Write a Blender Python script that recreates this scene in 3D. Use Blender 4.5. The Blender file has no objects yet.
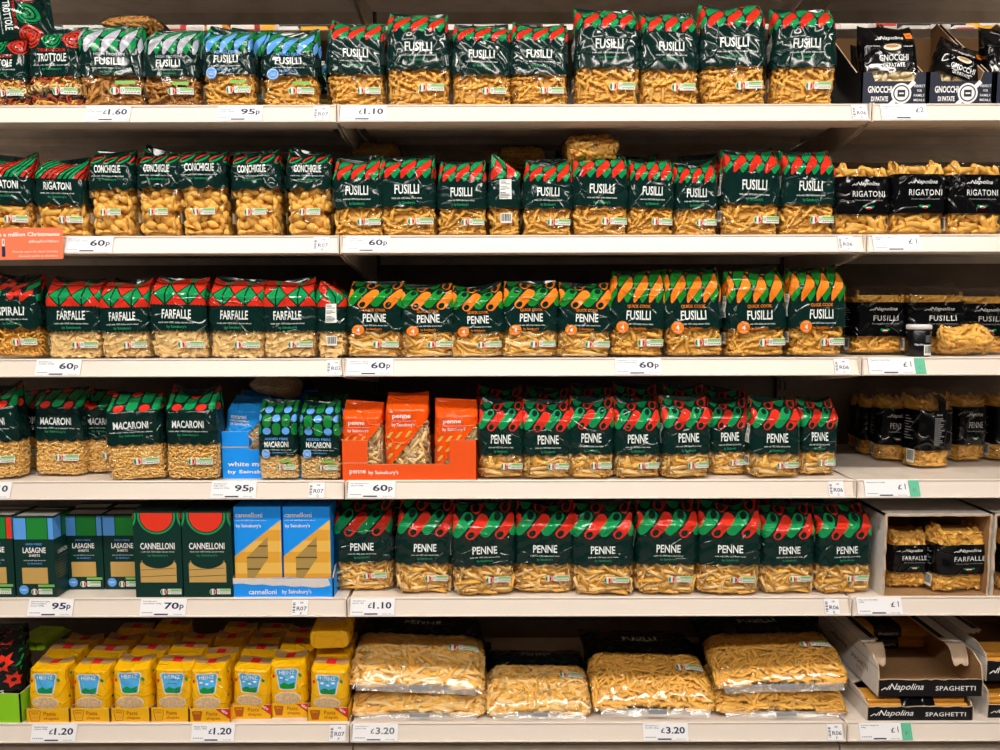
import bpy, bmesh, math, random
import numpy as np
from mathutils import Vector, Matrix
from mathutils.geometry import tessellate_polygon

scn = bpy.context.scene
COL = scn.collection
PI = math.pi
def R(d): return math.radians(d)

# ------------------------------------------------------------------ camera
FPX, PITCH, CAMY, CAMZ = 751.0, R(5.0), -1.82, 1.35
cam_d = bpy.data.cameras.new('camera'); cam = bpy.data.objects.new('camera', cam_d); COL.objects.link(cam)
cam_d.sensor_width = 36.0; cam_d.lens = FPX * 36.0 / 1000.0; cam_d.clip_start = 0.05
cam.location = (0, CAMY, CAMZ)
cam.rotation_euler = (PI / 2 - PITCH, R(0.12), 0)
scn.camera = cam
# ------------------------------------------------------------------ exposure and ambient
scn.view_settings.view_transform = 'Standard'
scn.view_settings.look = 'None'
scn.view_settings.gamma = 1.0
scn.view_settings.use_curve_mapping = False
scn.view_settings.exposure = 0.0
world = bpy.data.worlds.new('store_air'); scn.world = world; world.use_nodes = True
world.node_tree.nodes['Background'].inputs[0].default_value = (1.0, 0.93, 0.86, 1)
world.node_tree.nodes['Background'].inputs[1].default_value = 0.06
LAMP_STRENGTH = 44.0
LAMP_COLOR = (1.0, 0.93, 0.85)

def at(u, v, y):
    """the world point that the photograph shows at pixel (u, v), at depth y"""
    c, s = math.cos(PITCH), math.sin(PITCH)
    a, b = (u - 500) / FPX, (375 - v) / FPX
    t = (y - CAMY) / (c + b * s)
    return Vector((a * t, y, CAMZ + t * (-s + b * c)))
def pxm(v, y):
    """pixels per metre across at depth y"""
    b = (375 - v) / FPX
    return FPX / ((y - CAMY) / (math.cos(PITCH) + b * math.sin(PITCH)))

# ------------------------------------------------------------------ materials
def lin(h):
    h = h.lstrip('#'); o = []
    for i in (0, 2, 4):
        c = int(h[i:i + 2], 16) / 255
        o.append(c / 12.92 if c <= 0.04045 else ((c + 0.055) / 1.055) ** 2.4)
    return (o[0], o[1], o[2], 1.0)

def crinkle_group():
    g = bpy.data.node_groups.new('crinkle', 'ShaderNodeTree')
    g.interface.new_socket('Scale', in_out='INPUT', socket_type='NodeSocketFloat')
    g.interface.new_socket('Strength', in_out='INPUT', socket_type='NodeSocketFloat')
    g.interface.new_socket('Normal', in_out='OUTPUT', socket_type='NodeSocketVector')
    n, l = g.nodes, g.links
    gi, go = n.new('NodeGroupInput'), n.new('NodeGroupOutput')
    tc, oi = n.new('ShaderNodeTexCoord'), n.new('ShaderNodeObjectInfo')
    mul = n.new('ShaderNodeMath'); mul.operation = 'MULTIPLY'; mul.inputs[1].default_value = 37.0
    l.new(oi.outputs['Random'], mul.inputs[0])
    add = n.new('ShaderNodeVectorMath'); add.operation = 'ADD'
    l.new(tc.outputs['Object'], add.inputs[0]); l.new(mul.outputs[0], add.inputs[1])
    nz = n.new('ShaderNodeTexNoise'); nz.inputs['Scale'].default_value = 9.0; nz.inputs['Detail'].default_value = 2.0
    l.new(add.outputs[0], nz.inputs['Vector'])
    mx = n.new('ShaderNodeVectorMath'); mx.operation = 'MULTIPLY_ADD'
    mx.inputs[1].default_value = (0.09, 0.09, 0.09)
    l.new(nz.outputs['Color'], mx.inputs[0]); l.new(add.outputs[0], mx.inputs[2])
    # slow swells
    n1 = n.new('ShaderNodeTexNoise'); n1.inputs['Detail'].default_value = 1.5
    l.new(mx.outputs[0], n1.inputs['Vector']); l.new(gi.outputs['Scale'], n1.inputs['Scale'])
    # sharp creases
    vo = n.new('ShaderNodeTexVoronoi'); vo.feature = 'DISTANCE_TO_EDGE'
    l.new(mx.outputs[0], vo.inputs['Vector']); l.new(gi.outputs['Scale'], vo.inputs['Scale'])
    mr = n.new('ShaderNodeMapRange'); mr.inputs['From Max'].default_value = 0.055
    mr.inputs['To Min'].default_value = 1.0; mr.inputs['To Max'].default_value = 0.0
    mr.interpolation_type = 'SMOOTHSTEP'
    l.new(vo.outputs['Distance'], mr.inputs['Value'])
    sm = n.new('ShaderNodeMath'); sm.operation = 'MULTIPLY_ADD'; sm.inputs[1].default_value = 0.21
    sw = n.new('ShaderNodeMath'); sw.operation = 'MULTIPLY'; sw.inputs[1].default_value = 0.26; l.new(n1.outputs['Fac'], sw.inputs[0])
    l.new(mr.outputs[0], sm.inputs[0]); l.new(sw.outputs[0], sm.inputs[2])
    bp = n.new('ShaderNodeBump'); bp.inputs['Distance'].default_value = 0.03
    l.new(gi.outputs['Strength'], bp.inputs['Strength']); l.new(sm.outputs[0], bp.inputs['Height'])
    l.new(bp.outputs['Normal'], go.inputs['Normal'])
    return g
CRINKLE = crinkle_group()

MATS = {}
def mat(name, color=None, rough=0.5, spec=0.5, metal=0.0, crinkle=None, coat=0.0, var=0.0):
    if name in MATS: return MATS[name]
    m = bpy.data.materials.new(name); m.use_nodes = True; MATS[name] = m
    nt = m.node_tree; b = nt.nodes['Principled BSDF']
    c = lin(color) if isinstance(color, str) else color
    b.inputs['Base Color'].default_value = c
    b.inputs['Roughness'].default_value = rough
    b.inputs['Specular IOR Level'].default_value = spec
    b.inputs['Metallic'].default_value = metal
    b.inputs['Coat Weight'].default_value = coat
    b.inputs['Coat Roughness'].default_value = 0.06
    if crinkle:
        g = nt.nodes.new('ShaderNodeGroup'); g.node_tree = CRINKLE
        g.inputs['Scale'].default_value = crinkle[0]; g.inputs['Strength'].default_value = crinkle[1]
        nt.links.new(g.outputs['Normal'], b.inputs['Normal'])
        nt.links.new(g.outputs['Normal'], b.inputs['Coat Normal'])
    if var:
        ge = nt.nodes.new('ShaderNodeNewGeometry'); hs = nt.nodes.new('ShaderNodeHueSaturation')
        mr = nt.nodes.new('ShaderNodeMapRange')
        mr.inputs['To Min'].default_value = 1 - var; mr.inputs['To Max'].default_value = 1 + var
        nt.links.new(ge.outputs['Random Per Island'], mr.inputs['Value'])
        hs.inputs['Color'].default_value = c
        nt.links.new(mr.outputs[0], hs.inputs['Value']); nt.links.new(hs.outputs[0], b.inputs['Base Color'])
    return m
CK = (17.0, 0.40)
def film_print(name, color):           # ink on glossy plastic film
    return mat(name, color, rough=0.11, spec=0.5, crinkle=CK)
def card(name, color, rough=0.45):      # ink on board or paper
    return mat(name, color, rough=rough, spec=0.35)
def clear_film(name, tint='#ffffff', scale=20.0, strength=0.42, milk=0.0):
    m = bpy.data.materials.new(name); m.use_nodes = True; MATS[name] = m
    nt = m.node_tree; nt.nodes.clear()
    out = nt.nodes.new('ShaderNodeOutputMaterial')
    tr = nt.nodes.new('ShaderNodeBsdfTransparent'); tr.inputs[0].default_value = lin(tint)
    gl = nt.nodes.new('ShaderNodeBsdfGlossy'); gl.inputs['Roughness'].default_value = 0.10
    g = nt.nodes.new('ShaderNodeGroup'); g.node_tree = CRINKLE
    g.inputs['Scale'].default_value = scale; g.inputs['Strength'].default_value = strength
    nt.links.new(g.outputs[0], gl.inputs['Normal'])
    lw = nt.nodes.new('ShaderNodeLayerWeight'); lw.inputs['Blend'].default_value = 0.5
    pw = nt.nodes.new('ShaderNodeMath'); pw.operation = 'POWER'; pw.inputs[1].default_value = 5.0
    nt.links.new(lw.outputs['Facing'], pw.inputs[0])
    fr = nt.nodes.new('ShaderNodeMath'); fr.operation = 'MULTIPLY_ADD'; fr.inputs[1].default_value = 0.80; fr.inputs[2].default_value = 0.042
    nt.links.new(pw.outputs[0], fr.inputs[0])
    mx = nt.nodes.new('ShaderNodeMixShader')
    nt.links.new(fr.outputs[0], mx.inputs[0]); nt.links.new(tr.outputs[0], mx.inputs[1]); nt.links.new(gl.outputs[0], mx.inputs[2])
    last = mx
    if milk:
        df = nt.nodes.new('ShaderNodeBsdfDiffuse'); df.inputs[0].default_value = (0.9, 0.88, 0.84, 1)
        m2 = nt.nodes.new('ShaderNodeMixShader'); m2.inputs[0].default_value = milk
        nt.links.new(mx.outputs[0], m2.inputs[1]); nt.links.new(df.outputs[0], m2.inputs[2]); last = m2
    nt.links.new(last.outputs[0], out.inputs[0])
    return m
FILM = clear_film('clear film')
FILM_MILKY = clear_film('thick clear film', milk=0.22)

def painted(name, color, rough=0.38):
    m = mat(name, color, rough=rough, spec=0.4)
    nt = m.node_tree; b = nt.nodes['Principled BSDF']
    tc = nt.nodes.new('ShaderNodeTexCoord'); nz = nt.nodes.new('ShaderNodeTexNoise')
    nz.inputs['Scale'].default_value = 14; nz.inputs['Detail'].default_value = 6
    nt.links.new(tc.outputs['Object'], nz.inputs['Vector'])
    mx = nt.nodes.new('ShaderNodeMix'); mx.data_type = 'RGBA'
    c = lin(color); mx.inputs['A'].default_value = (c[0] * .86, c[1] * .84, c[2] * .82, 1); mx.inputs['B'].default_value = c
    cr = nt.nodes.new('ShaderNodeMapRange'); cr.inputs['From Min'].default_value = .35; cr.inputs['From Max'].default_value = .55
    nt.links.new(nz.outputs['Fac'], cr.inputs['Value']); nt.links.new(cr.outputs[0], mx.inputs['Factor'])
    nt.links.new(mx.outputs['Result'], b.inputs['Base Color'])
    return m
def kraft(name, color):
    m = mat(name, color, rough=0.85, spec=0.15)
    nt = m.node_tree; b = nt.nodes['Principled BSDF']
    tc = nt.nodes.new('ShaderNodeTexCoord'); nz = nt.nodes.new('ShaderNodeTexNoise')
    nz.inputs['Scale'].default_value = 60; nz.inputs['Detail'].default_value = 4
    nt.links.new(tc.outputs['Object'], nz.inputs['Vector'])
    mx = nt.nodes.new('ShaderNodeMix'); mx.data_type = 'RGBA'
    c = lin(color); mx.inputs['A'].default_value = (c[0] * .8, c[1] * .78, c[2] * .74, 1); mx.inputs['B'].default_value = c
    nt.links.new(nz.outputs['Fac'], mx.inputs['Factor']); nt.links.new(mx.outputs['Result'], b.inputs['Base Color'])
    return m

M = {
 'green': film_print('dark green film', '#082723'), 'red': film_print('red print', '#d8301f'),
 'leaf': film_print('green print', '#0f9150'), 'orange': film_print('orange print', '#f28322'),
 'leafdark': film_print('deep green print', '#158a2e'),
 'silver': film_print('silver print', '#b9bcc9'), 'blue': film_print('sky blue print', '#62a6f2'),
 'white': film_print('white print', '#eef3f2'), 'ink': film_print('green lettering', '#2f9a68'),
 'black': film_print('black film', '#06070a'), 'grey': film_print('grey print', '#9aa0a4'),
 'fogreen': film_print('fibre green print', '#17813a'),
 'yellow': film_print('yellow film', '#f2b705'), 'tan': film_print('tan film', '#b58d5a'),
 'sky': film_print('light blue print', '#4fb2ee'), 'ofilm': film_print('orange film', '#f4560d'),
 'bfilm': film_print('bright blue film', '#1c97f4'), 'lime': film_print('lime print', '#9fd21a'),
 'bigblack': film_print('near black green film', '#04100f'), 'bigred': film_print('dark red print', '#a82318'),
 'label': card('white label paper', '#eef0ea'), 'labelgreen': card('label green', '#7cc15c'),
 'labelink': card('label grey ink', '#70757a'), 'flagred': card('flag red', '#d8232a'), 'flaggreen': card('flag green', '#1d8a4e'),
 'steel': painted('cream shelf paint', '#dfd3c6'), 'rail': mat('cream plastic rail', '#e6dace', rough=0.3, spec=0.5),
 'panel': painted('beige back panel paint', '#75675a', 0.5), 'dark': mat('dark slot', '#15120f', rough=0.7),
 'paper': card('white ticket paper', '#f1f1f4', 0.35), 'navy': card('navy ticket ink', '#232b4d'),
 'mint': card('mint ticket corner', '#63bf9b'), 'banner': card('orange banner card', '#f2805a', 0.4),
 'bannerink': card('white banner ink', '#fdf0e6'),
 'kraft': kraft('brown cardboard', '#a57f58'), 'kraftpale': kraft('torn cardboard fibre', '#cdb59b'),
 'whitecard': kraft('white cardboard', '#e6e2df'), 'blackcard': card('black printed card', '#0b0c10'),
 'navycard': card('navy printed card', '#1c2236'), 'ocard': card('orange card', '#f5591b'), 'bcard': card('blue card', '#1898ff', .4),
 'ycard': card('yellow card', '#f4b70a'), 'brownink': card('brown ink', '#b05a10'), 'redcard': card('red card print', '#cf2a1e'),
 'wink': card('white ink', '#f4f4f4'), 'gcard': card('dark green card', '#08332d', .35), 'limecard': card('lime card', '#8fd420'),
 'pred': card('red card ink', '#ea3a26', .35), 'pgreen': card('green card ink', '#1f9a55', .35), 'pblue': card('blue card ink', '#5ea5f4', .35),
 'lgreen': card('grass green card ink', '#208a38', .35), 'pinkgreen': card('small green card ink', '#2f9a68', .35),
 'goldcard': card('golden pasta print', '#e8aa3c', .4), 'goldcard2': card('pale golden pasta print', '#f4c35c', .4), 'sheet': card('pasta sheets in window', '#cba55e', .4), 'tubes': card('pasta tubes in window', '#b09252', .4), 'gap': card('dark gap between tubes', '#5b4424', .6),
 'straw': film_print('straw print', '#e3b35c'), 'tape': film_print('red tape', '#d8202c'), 'cream': film_print('cream print', '#efe0c8'),
 'lidwhite': mat('white plastic lid', '#e9e9e9', rough=.35), 'jar': mat('black jar label', '#0b0c10', rough=.25),
}
def pasta_mat(name, color, var=0.16): return mat(name, color, rough=0.45, spec=0.4, var=var)
PM = {'gold': pasta_mat('golden pasta', '#edb552'), 'pale': pasta_mat('pale pasta', '#f0cb88', .1),
      'brown': pasta_mat('wholewheat pasta', '#bf8640'), 'tomato': pasta_mat('tomato pasta', '#a8482a'), 'spinach': pasta_mat('spinach pasta', '#4a4630'),
      'beige': pasta_mat('beige pasta', '#d8b88e'), 'spag': mat('spaghetti', '#d99a35', rough=.4)}

# ------------------------------------------------------------------ mesh helpers
class MB:
    def __init__(s): s.V = []; s.n = 0; s.F = []; s.mats = []
    def mi(s, m):
        if m not in s.mats: s.mats.append(m)
        return s.mats.index(m)
    def add(s, V, F, m, smooth=False):
        V = np.asarray(V, float).reshape(-1, 3)
        if len(V) == 0: return
        k = s.mi(m)
        if isinstance(F, np.ndarray): s.F.append((F + s.n, k, smooth))
        else:
            by = {}
            for f in F: by.setdefault(len(f), []).append(f)
            for fs in by.values(): s.F.append((np.array(fs, int) + s.n, k, smooth))
        s.V.append(V); s.n += len(V)
    def box(s, x0, x1, y0, y1, z0, z1, m, bevel=0.0):
        if bevel:
            bm = bmesh.new(); bmesh.ops.create_cube(bm, size=1)
            for v in bm.verts:
                v.co = ((x0 + x1) / 2 + v.co.x * (x1 - x0), (y0 + y1) / 2 + v.co.y * (y1 - y0), (z0 + z1) / 2 + v.co.z * (z1 - z0))
            bmesh.ops.bevel(bm, geom=bm.edges[:], offset=bevel, segments=2, profile=.5, affect='EDGES')
            s.bm(bm, m); return
        V = [(x, y, z) for x in (x0, x1) for y in (y0, y1) for z in (z0, z1)]
        s.add(V, [(0, 1, 3, 2), (4, 6, 7, 5), (0, 4, 5, 1), (2, 3, 7, 6), (0, 2, 6, 4), (1, 5, 7, 3)], m)
    def bm(s, bm, m, smooth=False):
        bm.verts.index_update()
        s.add([v.co[:] for v in bm.verts], [tuple(v.index for v in f.verts) for f in bm.faces], m, smooth); bm.free()
    def slab(s, pts, o, ux, uy, th, m, medge=None, mback=None):
        """an outline (2D) in the frame o, ux, uy given a thickness th behind it"""
        o, ux, uy = Vector(o), Vector(ux).normalized(), Vector(uy).normalized()
        nn = ux.cross(uy)
        A = [o + ux * p[0] + uy * p[1] for p in pts]; B = [a - nn * th for a in A]; n = len(pts)
        s.add([a[:] for a in A], [tuple(range(n))], m)
        s.add([b[:] for b in B], [tuple(range(n - 1, -1, -1))], mback or m)
        s.add([a[:] for a in A] + [b[:] for b in B], [(i, i + n, (i + 1) % n + n, (i + 1) % n) for i in range(n)], medge or m)
    def build(s, name):
        me = bpy.data.meshes.new(name)
        V = np.concatenate(s.V) if s.V else np.zeros((0, 3))
        me.vertices.add(len(V)); me.vertices.foreach_set('co', V.ravel())
        L = np.concatenate([f.ravel() for f, _, _ in s.F])
        cnt = np.concatenate([np.full(len(f), f.shape[1]) for f, _, _ in s.F])
        mi = np.concatenate([np.full(len(f), k) for f, k, _ in s.F])
        sm = np.concatenate([np.full(len(f), b) for f, _, b in s.F])
        me.loops.add(len(L)); me.loops.foreach_set('vertex_index', L.astype(np.int32))
        me.polygons.add(len(cnt))
        st = np.concatenate(([0], np.cumsum(cnt)[:-1]))
        me.polygons.foreach_set('loop_start', st.astype(np.int32))
        try: me.polygons.foreach_set('loop_total', cnt.astype(np.int32))
        except Exception: pass
        me.polygons.foreach_set('material_index', mi.astype(np.int32))
        me.polygons.foreach_set('use_smooth', sm.astype(bool))
        for m in s.mats: me.materials.append(m)
        me.update(calc_edges=True); me.validate(verbose=False)
        return me
    def obj(s, name, parent=None):
        o = bpy.data.objects.new(name, s.build(name)); COL.objects.link(o)
        if parent is not None: o.parent = parent
        return o
def tag(o, label, cat, group=None, kind=None):
    o['label'] = label; o['category'] = cat
    if group: o['group'] = group
    if kind: o['kind'] = kind
    return o
def thing(name, label, cat, loc=(0, 0, 0), group=None, rot=(0, 0, 0), scale=(1, 1, 1)):
    o = bpy.data.objects.new(name, None); COL.objects.link(o)
    o.empty_display_size = .05
    o.location = loc; o.rotation_euler = rot; o.scale = scale
    return tag(o, label, cat, group)

# ------------------------------------------------------------------ flat lettering and shapes
_TC = {}
def text_tris(txt, bold=0.0, shear=0.0, space=1.0):
    key = (txt, bold, shear, space)
    if key in _TC: return _TC[key]
    cu = bpy.data.curves.new('lettering', 'FONT'); cu.body = txt; cu.size = 1.0; cu.offset = bold; cu.shear = shear
    cu.space_character = space; cu.resolution_u = 2; cu.fill_mode = 'FRONT'
    ob = bpy.data.objects.new('lettering', cu)
    COL.objects.link(ob); dg = bpy.context.evaluated_depsgraph_get(); dg.update()
    me = bpy.data.meshes.new_from_object(ob.evaluated_get(dg))
    me.calc_loop_triangles()
    V = np.array([v.co[:2] for v in me.vertices]).reshape(-1, 2); T = np.array([t.vertices[:] for t in me.loop_triangles], int).reshape(-1, 3)
    COL.objects.unlink(ob); bpy.data.objects.remove(ob); bpy.data.curves.remove(cu); bpy.data.meshes.remove(me)
    if len(V):
        V = V - V.min(0); 
        cap = max(V[:, 1].max(), 1e-6); V = V / cap
    _TC[key] = V[T] if len(V) else np.zeros((0, 3, 2))
    return _TC[key]
def text(txt, cx, cz, h, w=None, bold=0.0, shear=0.0, ang=0.0, align='c', space=1.0):
    T = text_tris(txt, bold, shear, space).copy()
    if not len(T): return T
    wid = T[..., 0].max()
    k = (w / wid) if w else h
    T[..., 0] *= k; T[..., 1] *= h
    T[..., 0] -= {'c': .5, 'l': 0, 'r': 1}[align] * wid * k; T[..., 1] -= h / 2
    if ang:
        c, s = math.cos(ang), math.sin(ang); x = T[..., 0] * c - T[..., 1] * s; z = T[..., 0] * s + T[..., 1] * c
        T = np.stack([x, z], -1)
    T[..., 0] += cx; T[..., 1] += cz
    return T
def poly(pts):
    pts = [tuple(p) for p in pts]
    if len(pts) < 3: return np.zeros((0, 3, 2))
    t = tessellate_polygon([[Vector((p[0], p[1], 0)) for p in pts]])
    P = np.array(pts)
    return P[np.array(t, int).reshape(-1, 3)] if len(t) else np.zeros((0, 3, 2))
def rect(x0, x1, z0, z1): return poly([(x0, z0), (x1, z0), (x1, z1), (x0, z1)])
def ell(cx, cz, a, b=None, n=20, ang=0.0):
    b = b or a; c, s = math.cos(ang), math.sin(ang)
    return [(cx + a * math.cos(k * 2 * PI / n) * c - b * math.sin(k * 2 * PI / n) * s, cz + a * math.cos(k * 2 * PI / n) * s + b * math.sin(k * 2 * PI / n) * c) for k in range(n)]
def ring(cx, cz, a, b, th, n=24):
    o, i = np.array(ell(cx, cz, a, b, n)), np.array(ell(cx, cz, a - th, b - th, n)); T = []
    for k in range(n):
        j = (k + 1) % n; T += [(o[k], o[j], i[j]), (o[k], i[j], i[k])]
    return np.array(T)
def stroke(pts, w):
    P = np.array(pts, float); T = []
    for a, b in zip(P[:-1], P[1:]):
        d = b - a; L = np.linalg.norm(d)
        if L < 1e-9: continue
        n = np.array([-d[1], d[0]]) / L * w / 2
        T += [(a - n, b - n, b + n), (a - n, b + n, a + n)]
    return np.array(T)
def clip(pts, axis, lim, keep_less=True):
    out = []; n = len(pts)
    ins = lambda p: (p[axis] <= lim) == keep_less or p[axis] == lim
    for i in range(n):
        a, b = pts[i], pts[(i + 1) % n]
        if ins(a): out.append(a)
        if ins(a) != ins(b):
            t = (lim - a[axis]) / (b[axis] - a[axis]); out.append((a[0] + t * (b[0] - a[0]), a[1] + t * (b[1] - a[1])))
    return out
def refine(T, h):
    if not len(T): return T
    done = []
    for _ in range(8):
        e = np.stack([np.linalg.norm(T[:, i] - T[:, (i + 1) % 3], axis=1) for i in range(3)], 1)
        big = e.max(1) > h
        done.append(T[~big])
        if not big.any(): break
        B = T[big]; E = e[big]
        # cut the longest side in two
        k = E.argmax(1); r = np.arange(len(B))
        a, b, c = B[r, k], B[r, (k + 1) % 3], B[r, (k + 2) % 3]; m = (a + b) / 2
        T = np.concatenate([np.stack([a, m, c], 1), np.stack([m, b, c], 1)])
    else: done.append(T)
    return np.concatenate(done)
class Flat:
    """a flat face: o + ux*s + uz*z, ink lies a hair in front of it"""
    def __init__(s, o, ux, uz): s.o, s.ux, s.uz = np.array(o, float), np.array(Vector(ux).normalized()), np.array(Vector(uz).normalized()); s.n = np.cross(s.ux, s.uz)
    def off(s, S, Z, o): return s.o + np.multiply.outer(S, s.ux) + np.multiply.outer(Z, s.uz) + s.n * o
    h = 9.0
def ink(mb, surf, T, m, o=0.0004, h=None):
    T = np.asarray(T, float).reshape(-1, 3, 2)
    if not len(T): return
    T = refine(T, h or surf.h)
    P = surf.off(T[..., 0].ravel(), T[..., 1].ravel(), o)
    F = np.arange(len(P)).reshape(-1, 3)
    # keep the printed side outwards
    a, b, c = T[:, 0], T[:, 1], T[:, 2]
    cr = (b[:, 0] - a[:, 0]) * (c[:, 1] - a[:, 1]) - (b[:, 1] - a[:, 1]) * (c[:, 0] - a[:, 0])
    F[cr < 0] = F[cr < 0][:, ::-1]
    mb.add(P, F, m, smooth=False)

# ------------------------------------------------------------------ pasta shapes
def sweep(path, rad, n=8, twist=None, lobes=None):
    path = np.array(path, float); V, F = [], []; m = len(path)
    up = np.array([0, 0, 1.0])
    for i in range(m):
        d = path[min(i + 1, m - 1)] - path[max(i - 1, 0)]; d /= np.linalg.norm(d)
        a = np.cross(up, d); a /= np.linalg.norm(a); b = np.cross(d, a)
        for k in range(n):
            t = 2 * PI * k / n; r = rad if np.isscalar(rad) else rad[i]
            if lobes: r = r * (lobes[0] if k % lobes[1] else 1.0)
            t += (twist or 0) * i
            V.append(path[i] + (a * math.cos(t) + b * math.sin(t)) * r)
    for i in range(m - 1):
        for k in range(n): F.append((i * n + k, i * n + (k + 1) % n, (i + 1) * n + (k + 1) % n, (i + 1) * n + k))
    return V, F
def t_fusilli():
    L, r, m = .040, .0054, 13
    V, F = sweep([((i / (m - 1) - .5) * L, 0, 0) for i in range(m)], r, 6, twist=.50, lobes=(.52, 2))
    F += [tuple(range(5, -1, -1)), tuple(range((m - 1) * 6, m * 6))]
    return V, F
def t_tube(L, r, slant, n=9, bend=0.0, m=2):
    """an open tube with a wall, ends cut aslant"""
    V, F = [], []
    for rr in (r, r * .66):
        for i in range(m):
            u = i / (m - 1) - .5
            for k in range(n):
                t = 2 * PI * k / n
                x = u * L + slant * rr * math.cos(t) * (1 if abs(u) > .49 else 0); y = rr * math.sin(t); z = rr * math.cos(t) - bend * (u * u * 4)
                V.append((x, y, z))
    q = m * n
    for i in range(m - 1):
        for k in range(n):
            j = (k + 1) % n
            F.append((i * n + k, (i + 1) * n + k, (i + 1) * n + j, i * n + j)); F.append((q + i * n + k, q + i * n + j, q + (i + 1) * n + j, q + (i + 1) * n + k))
    for i in (0, m - 1):
        for k in range(n):
            j = (k + 1) % n; f = (i * n + k, i * n + j, q + i * n + j, q + i * n + k)
            F.append(f if i == 0 else f[::-1])
    return V, F
def t_shell():
    V, F = [], []; m, n = 7, 9
    for i in range(m):
        u = i / (m - 1); x = (u - .5) * .030; w = .0105 * math.sin(PI * min(max(u, .04), .96)) ** .7
        for k in range(n):
            t = -2.35 + 4.7 * k / (n - 1); rr = w * (1 - .25 * k / (n - 1)) * (1 + .04 * (k % 2))
            V.append((x, rr * math.sin(t), rr * math.cos(t)))
    for i in range(m - 1):
        for k in range(n - 1): F.append((i * n + k, (i + 1) * n + k, (i + 1) * n + k + 1, i * n + k + 1))
    return V, F
def t_bow():
    V, F = [], []; m, n = 7, 7
    for i in range(m):
        u = i / (m - 1) * 2 - 1
        for k in range(n):
            v = k / (n - 1) * 2 - 1; w = .0040 + .0062 * abs(u) ** .8
            V.append((u * .016 + (.0008 if k % 2 else -.0008) * (abs(u) > .9), v * w, .0028 * math.cos(v * PI * 1.0) * (1 - .8 * abs(u)) + .0020 * u * v))
    for i in range(m - 1):
        for k in range(n - 1): F.append((i * n + k, (i + 1) * n + k, (i + 1) * n + k + 1, i * n + k + 1))
    return V, F
def t_elbow():
    m, n, r = 4, 6, .0021
    return sweep([(.0043 * math.sin(a), 0, .0043 * math.cos(a) - .0028) for a in np.linspace(-1.25, 1.25, m)], r, n)
def t_spiral():
    p = [(.0018 * (1 + a * .62) * math.cos(a), .0018 * (1 + a * .62) * math.sin(a), .0006 * a) for a in np.linspace(0, 9.4, 22)]
    return sweep(p, .0026, 6)
def t_coil():
    p = [(.0042 * a - .016, .0042 * math.cos(a * 1.7), .0042 * math.sin(a * 1.7)) for a in np.linspace(0, 7.6, 20)]
    return sweep(p, .0026, 6)
def t_bit():
    V = [(.0042 * math.cos(k * PI / 3), .0030 * math.sin(k * PI / 3), z) for z in (-.0008, .0008) for k in range(6)]
    return V, [tuple(range(6, 12)), tuple(range(5, -1, -1))] + [(k, (k + 1) % 6, (k + 1) % 6 + 6, k + 6) for k in range(6)]
TEMPL = {'fusilli': (t_fusilli(), .040, .0056, True), 'penne': (t_tube(.043, .0046, .9), .043, .0046, True),
         'rigatoni': (t_tube(.042, .0072, 0.1, 10, .002, 4), .042, .0072, True), 'shell': (t_shell(), .030, .0095, True),
         'bow': (t_bow(), .032, .0045, False), 'elbow': (t_elbow(), .0105, .0029, True), 'spiral': (t_spiral(), .024, .0055, True),
         'coil': (t_coil(), .032, .0066, True), 'bit': (t_bit(), .0095, .001, False)}

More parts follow.
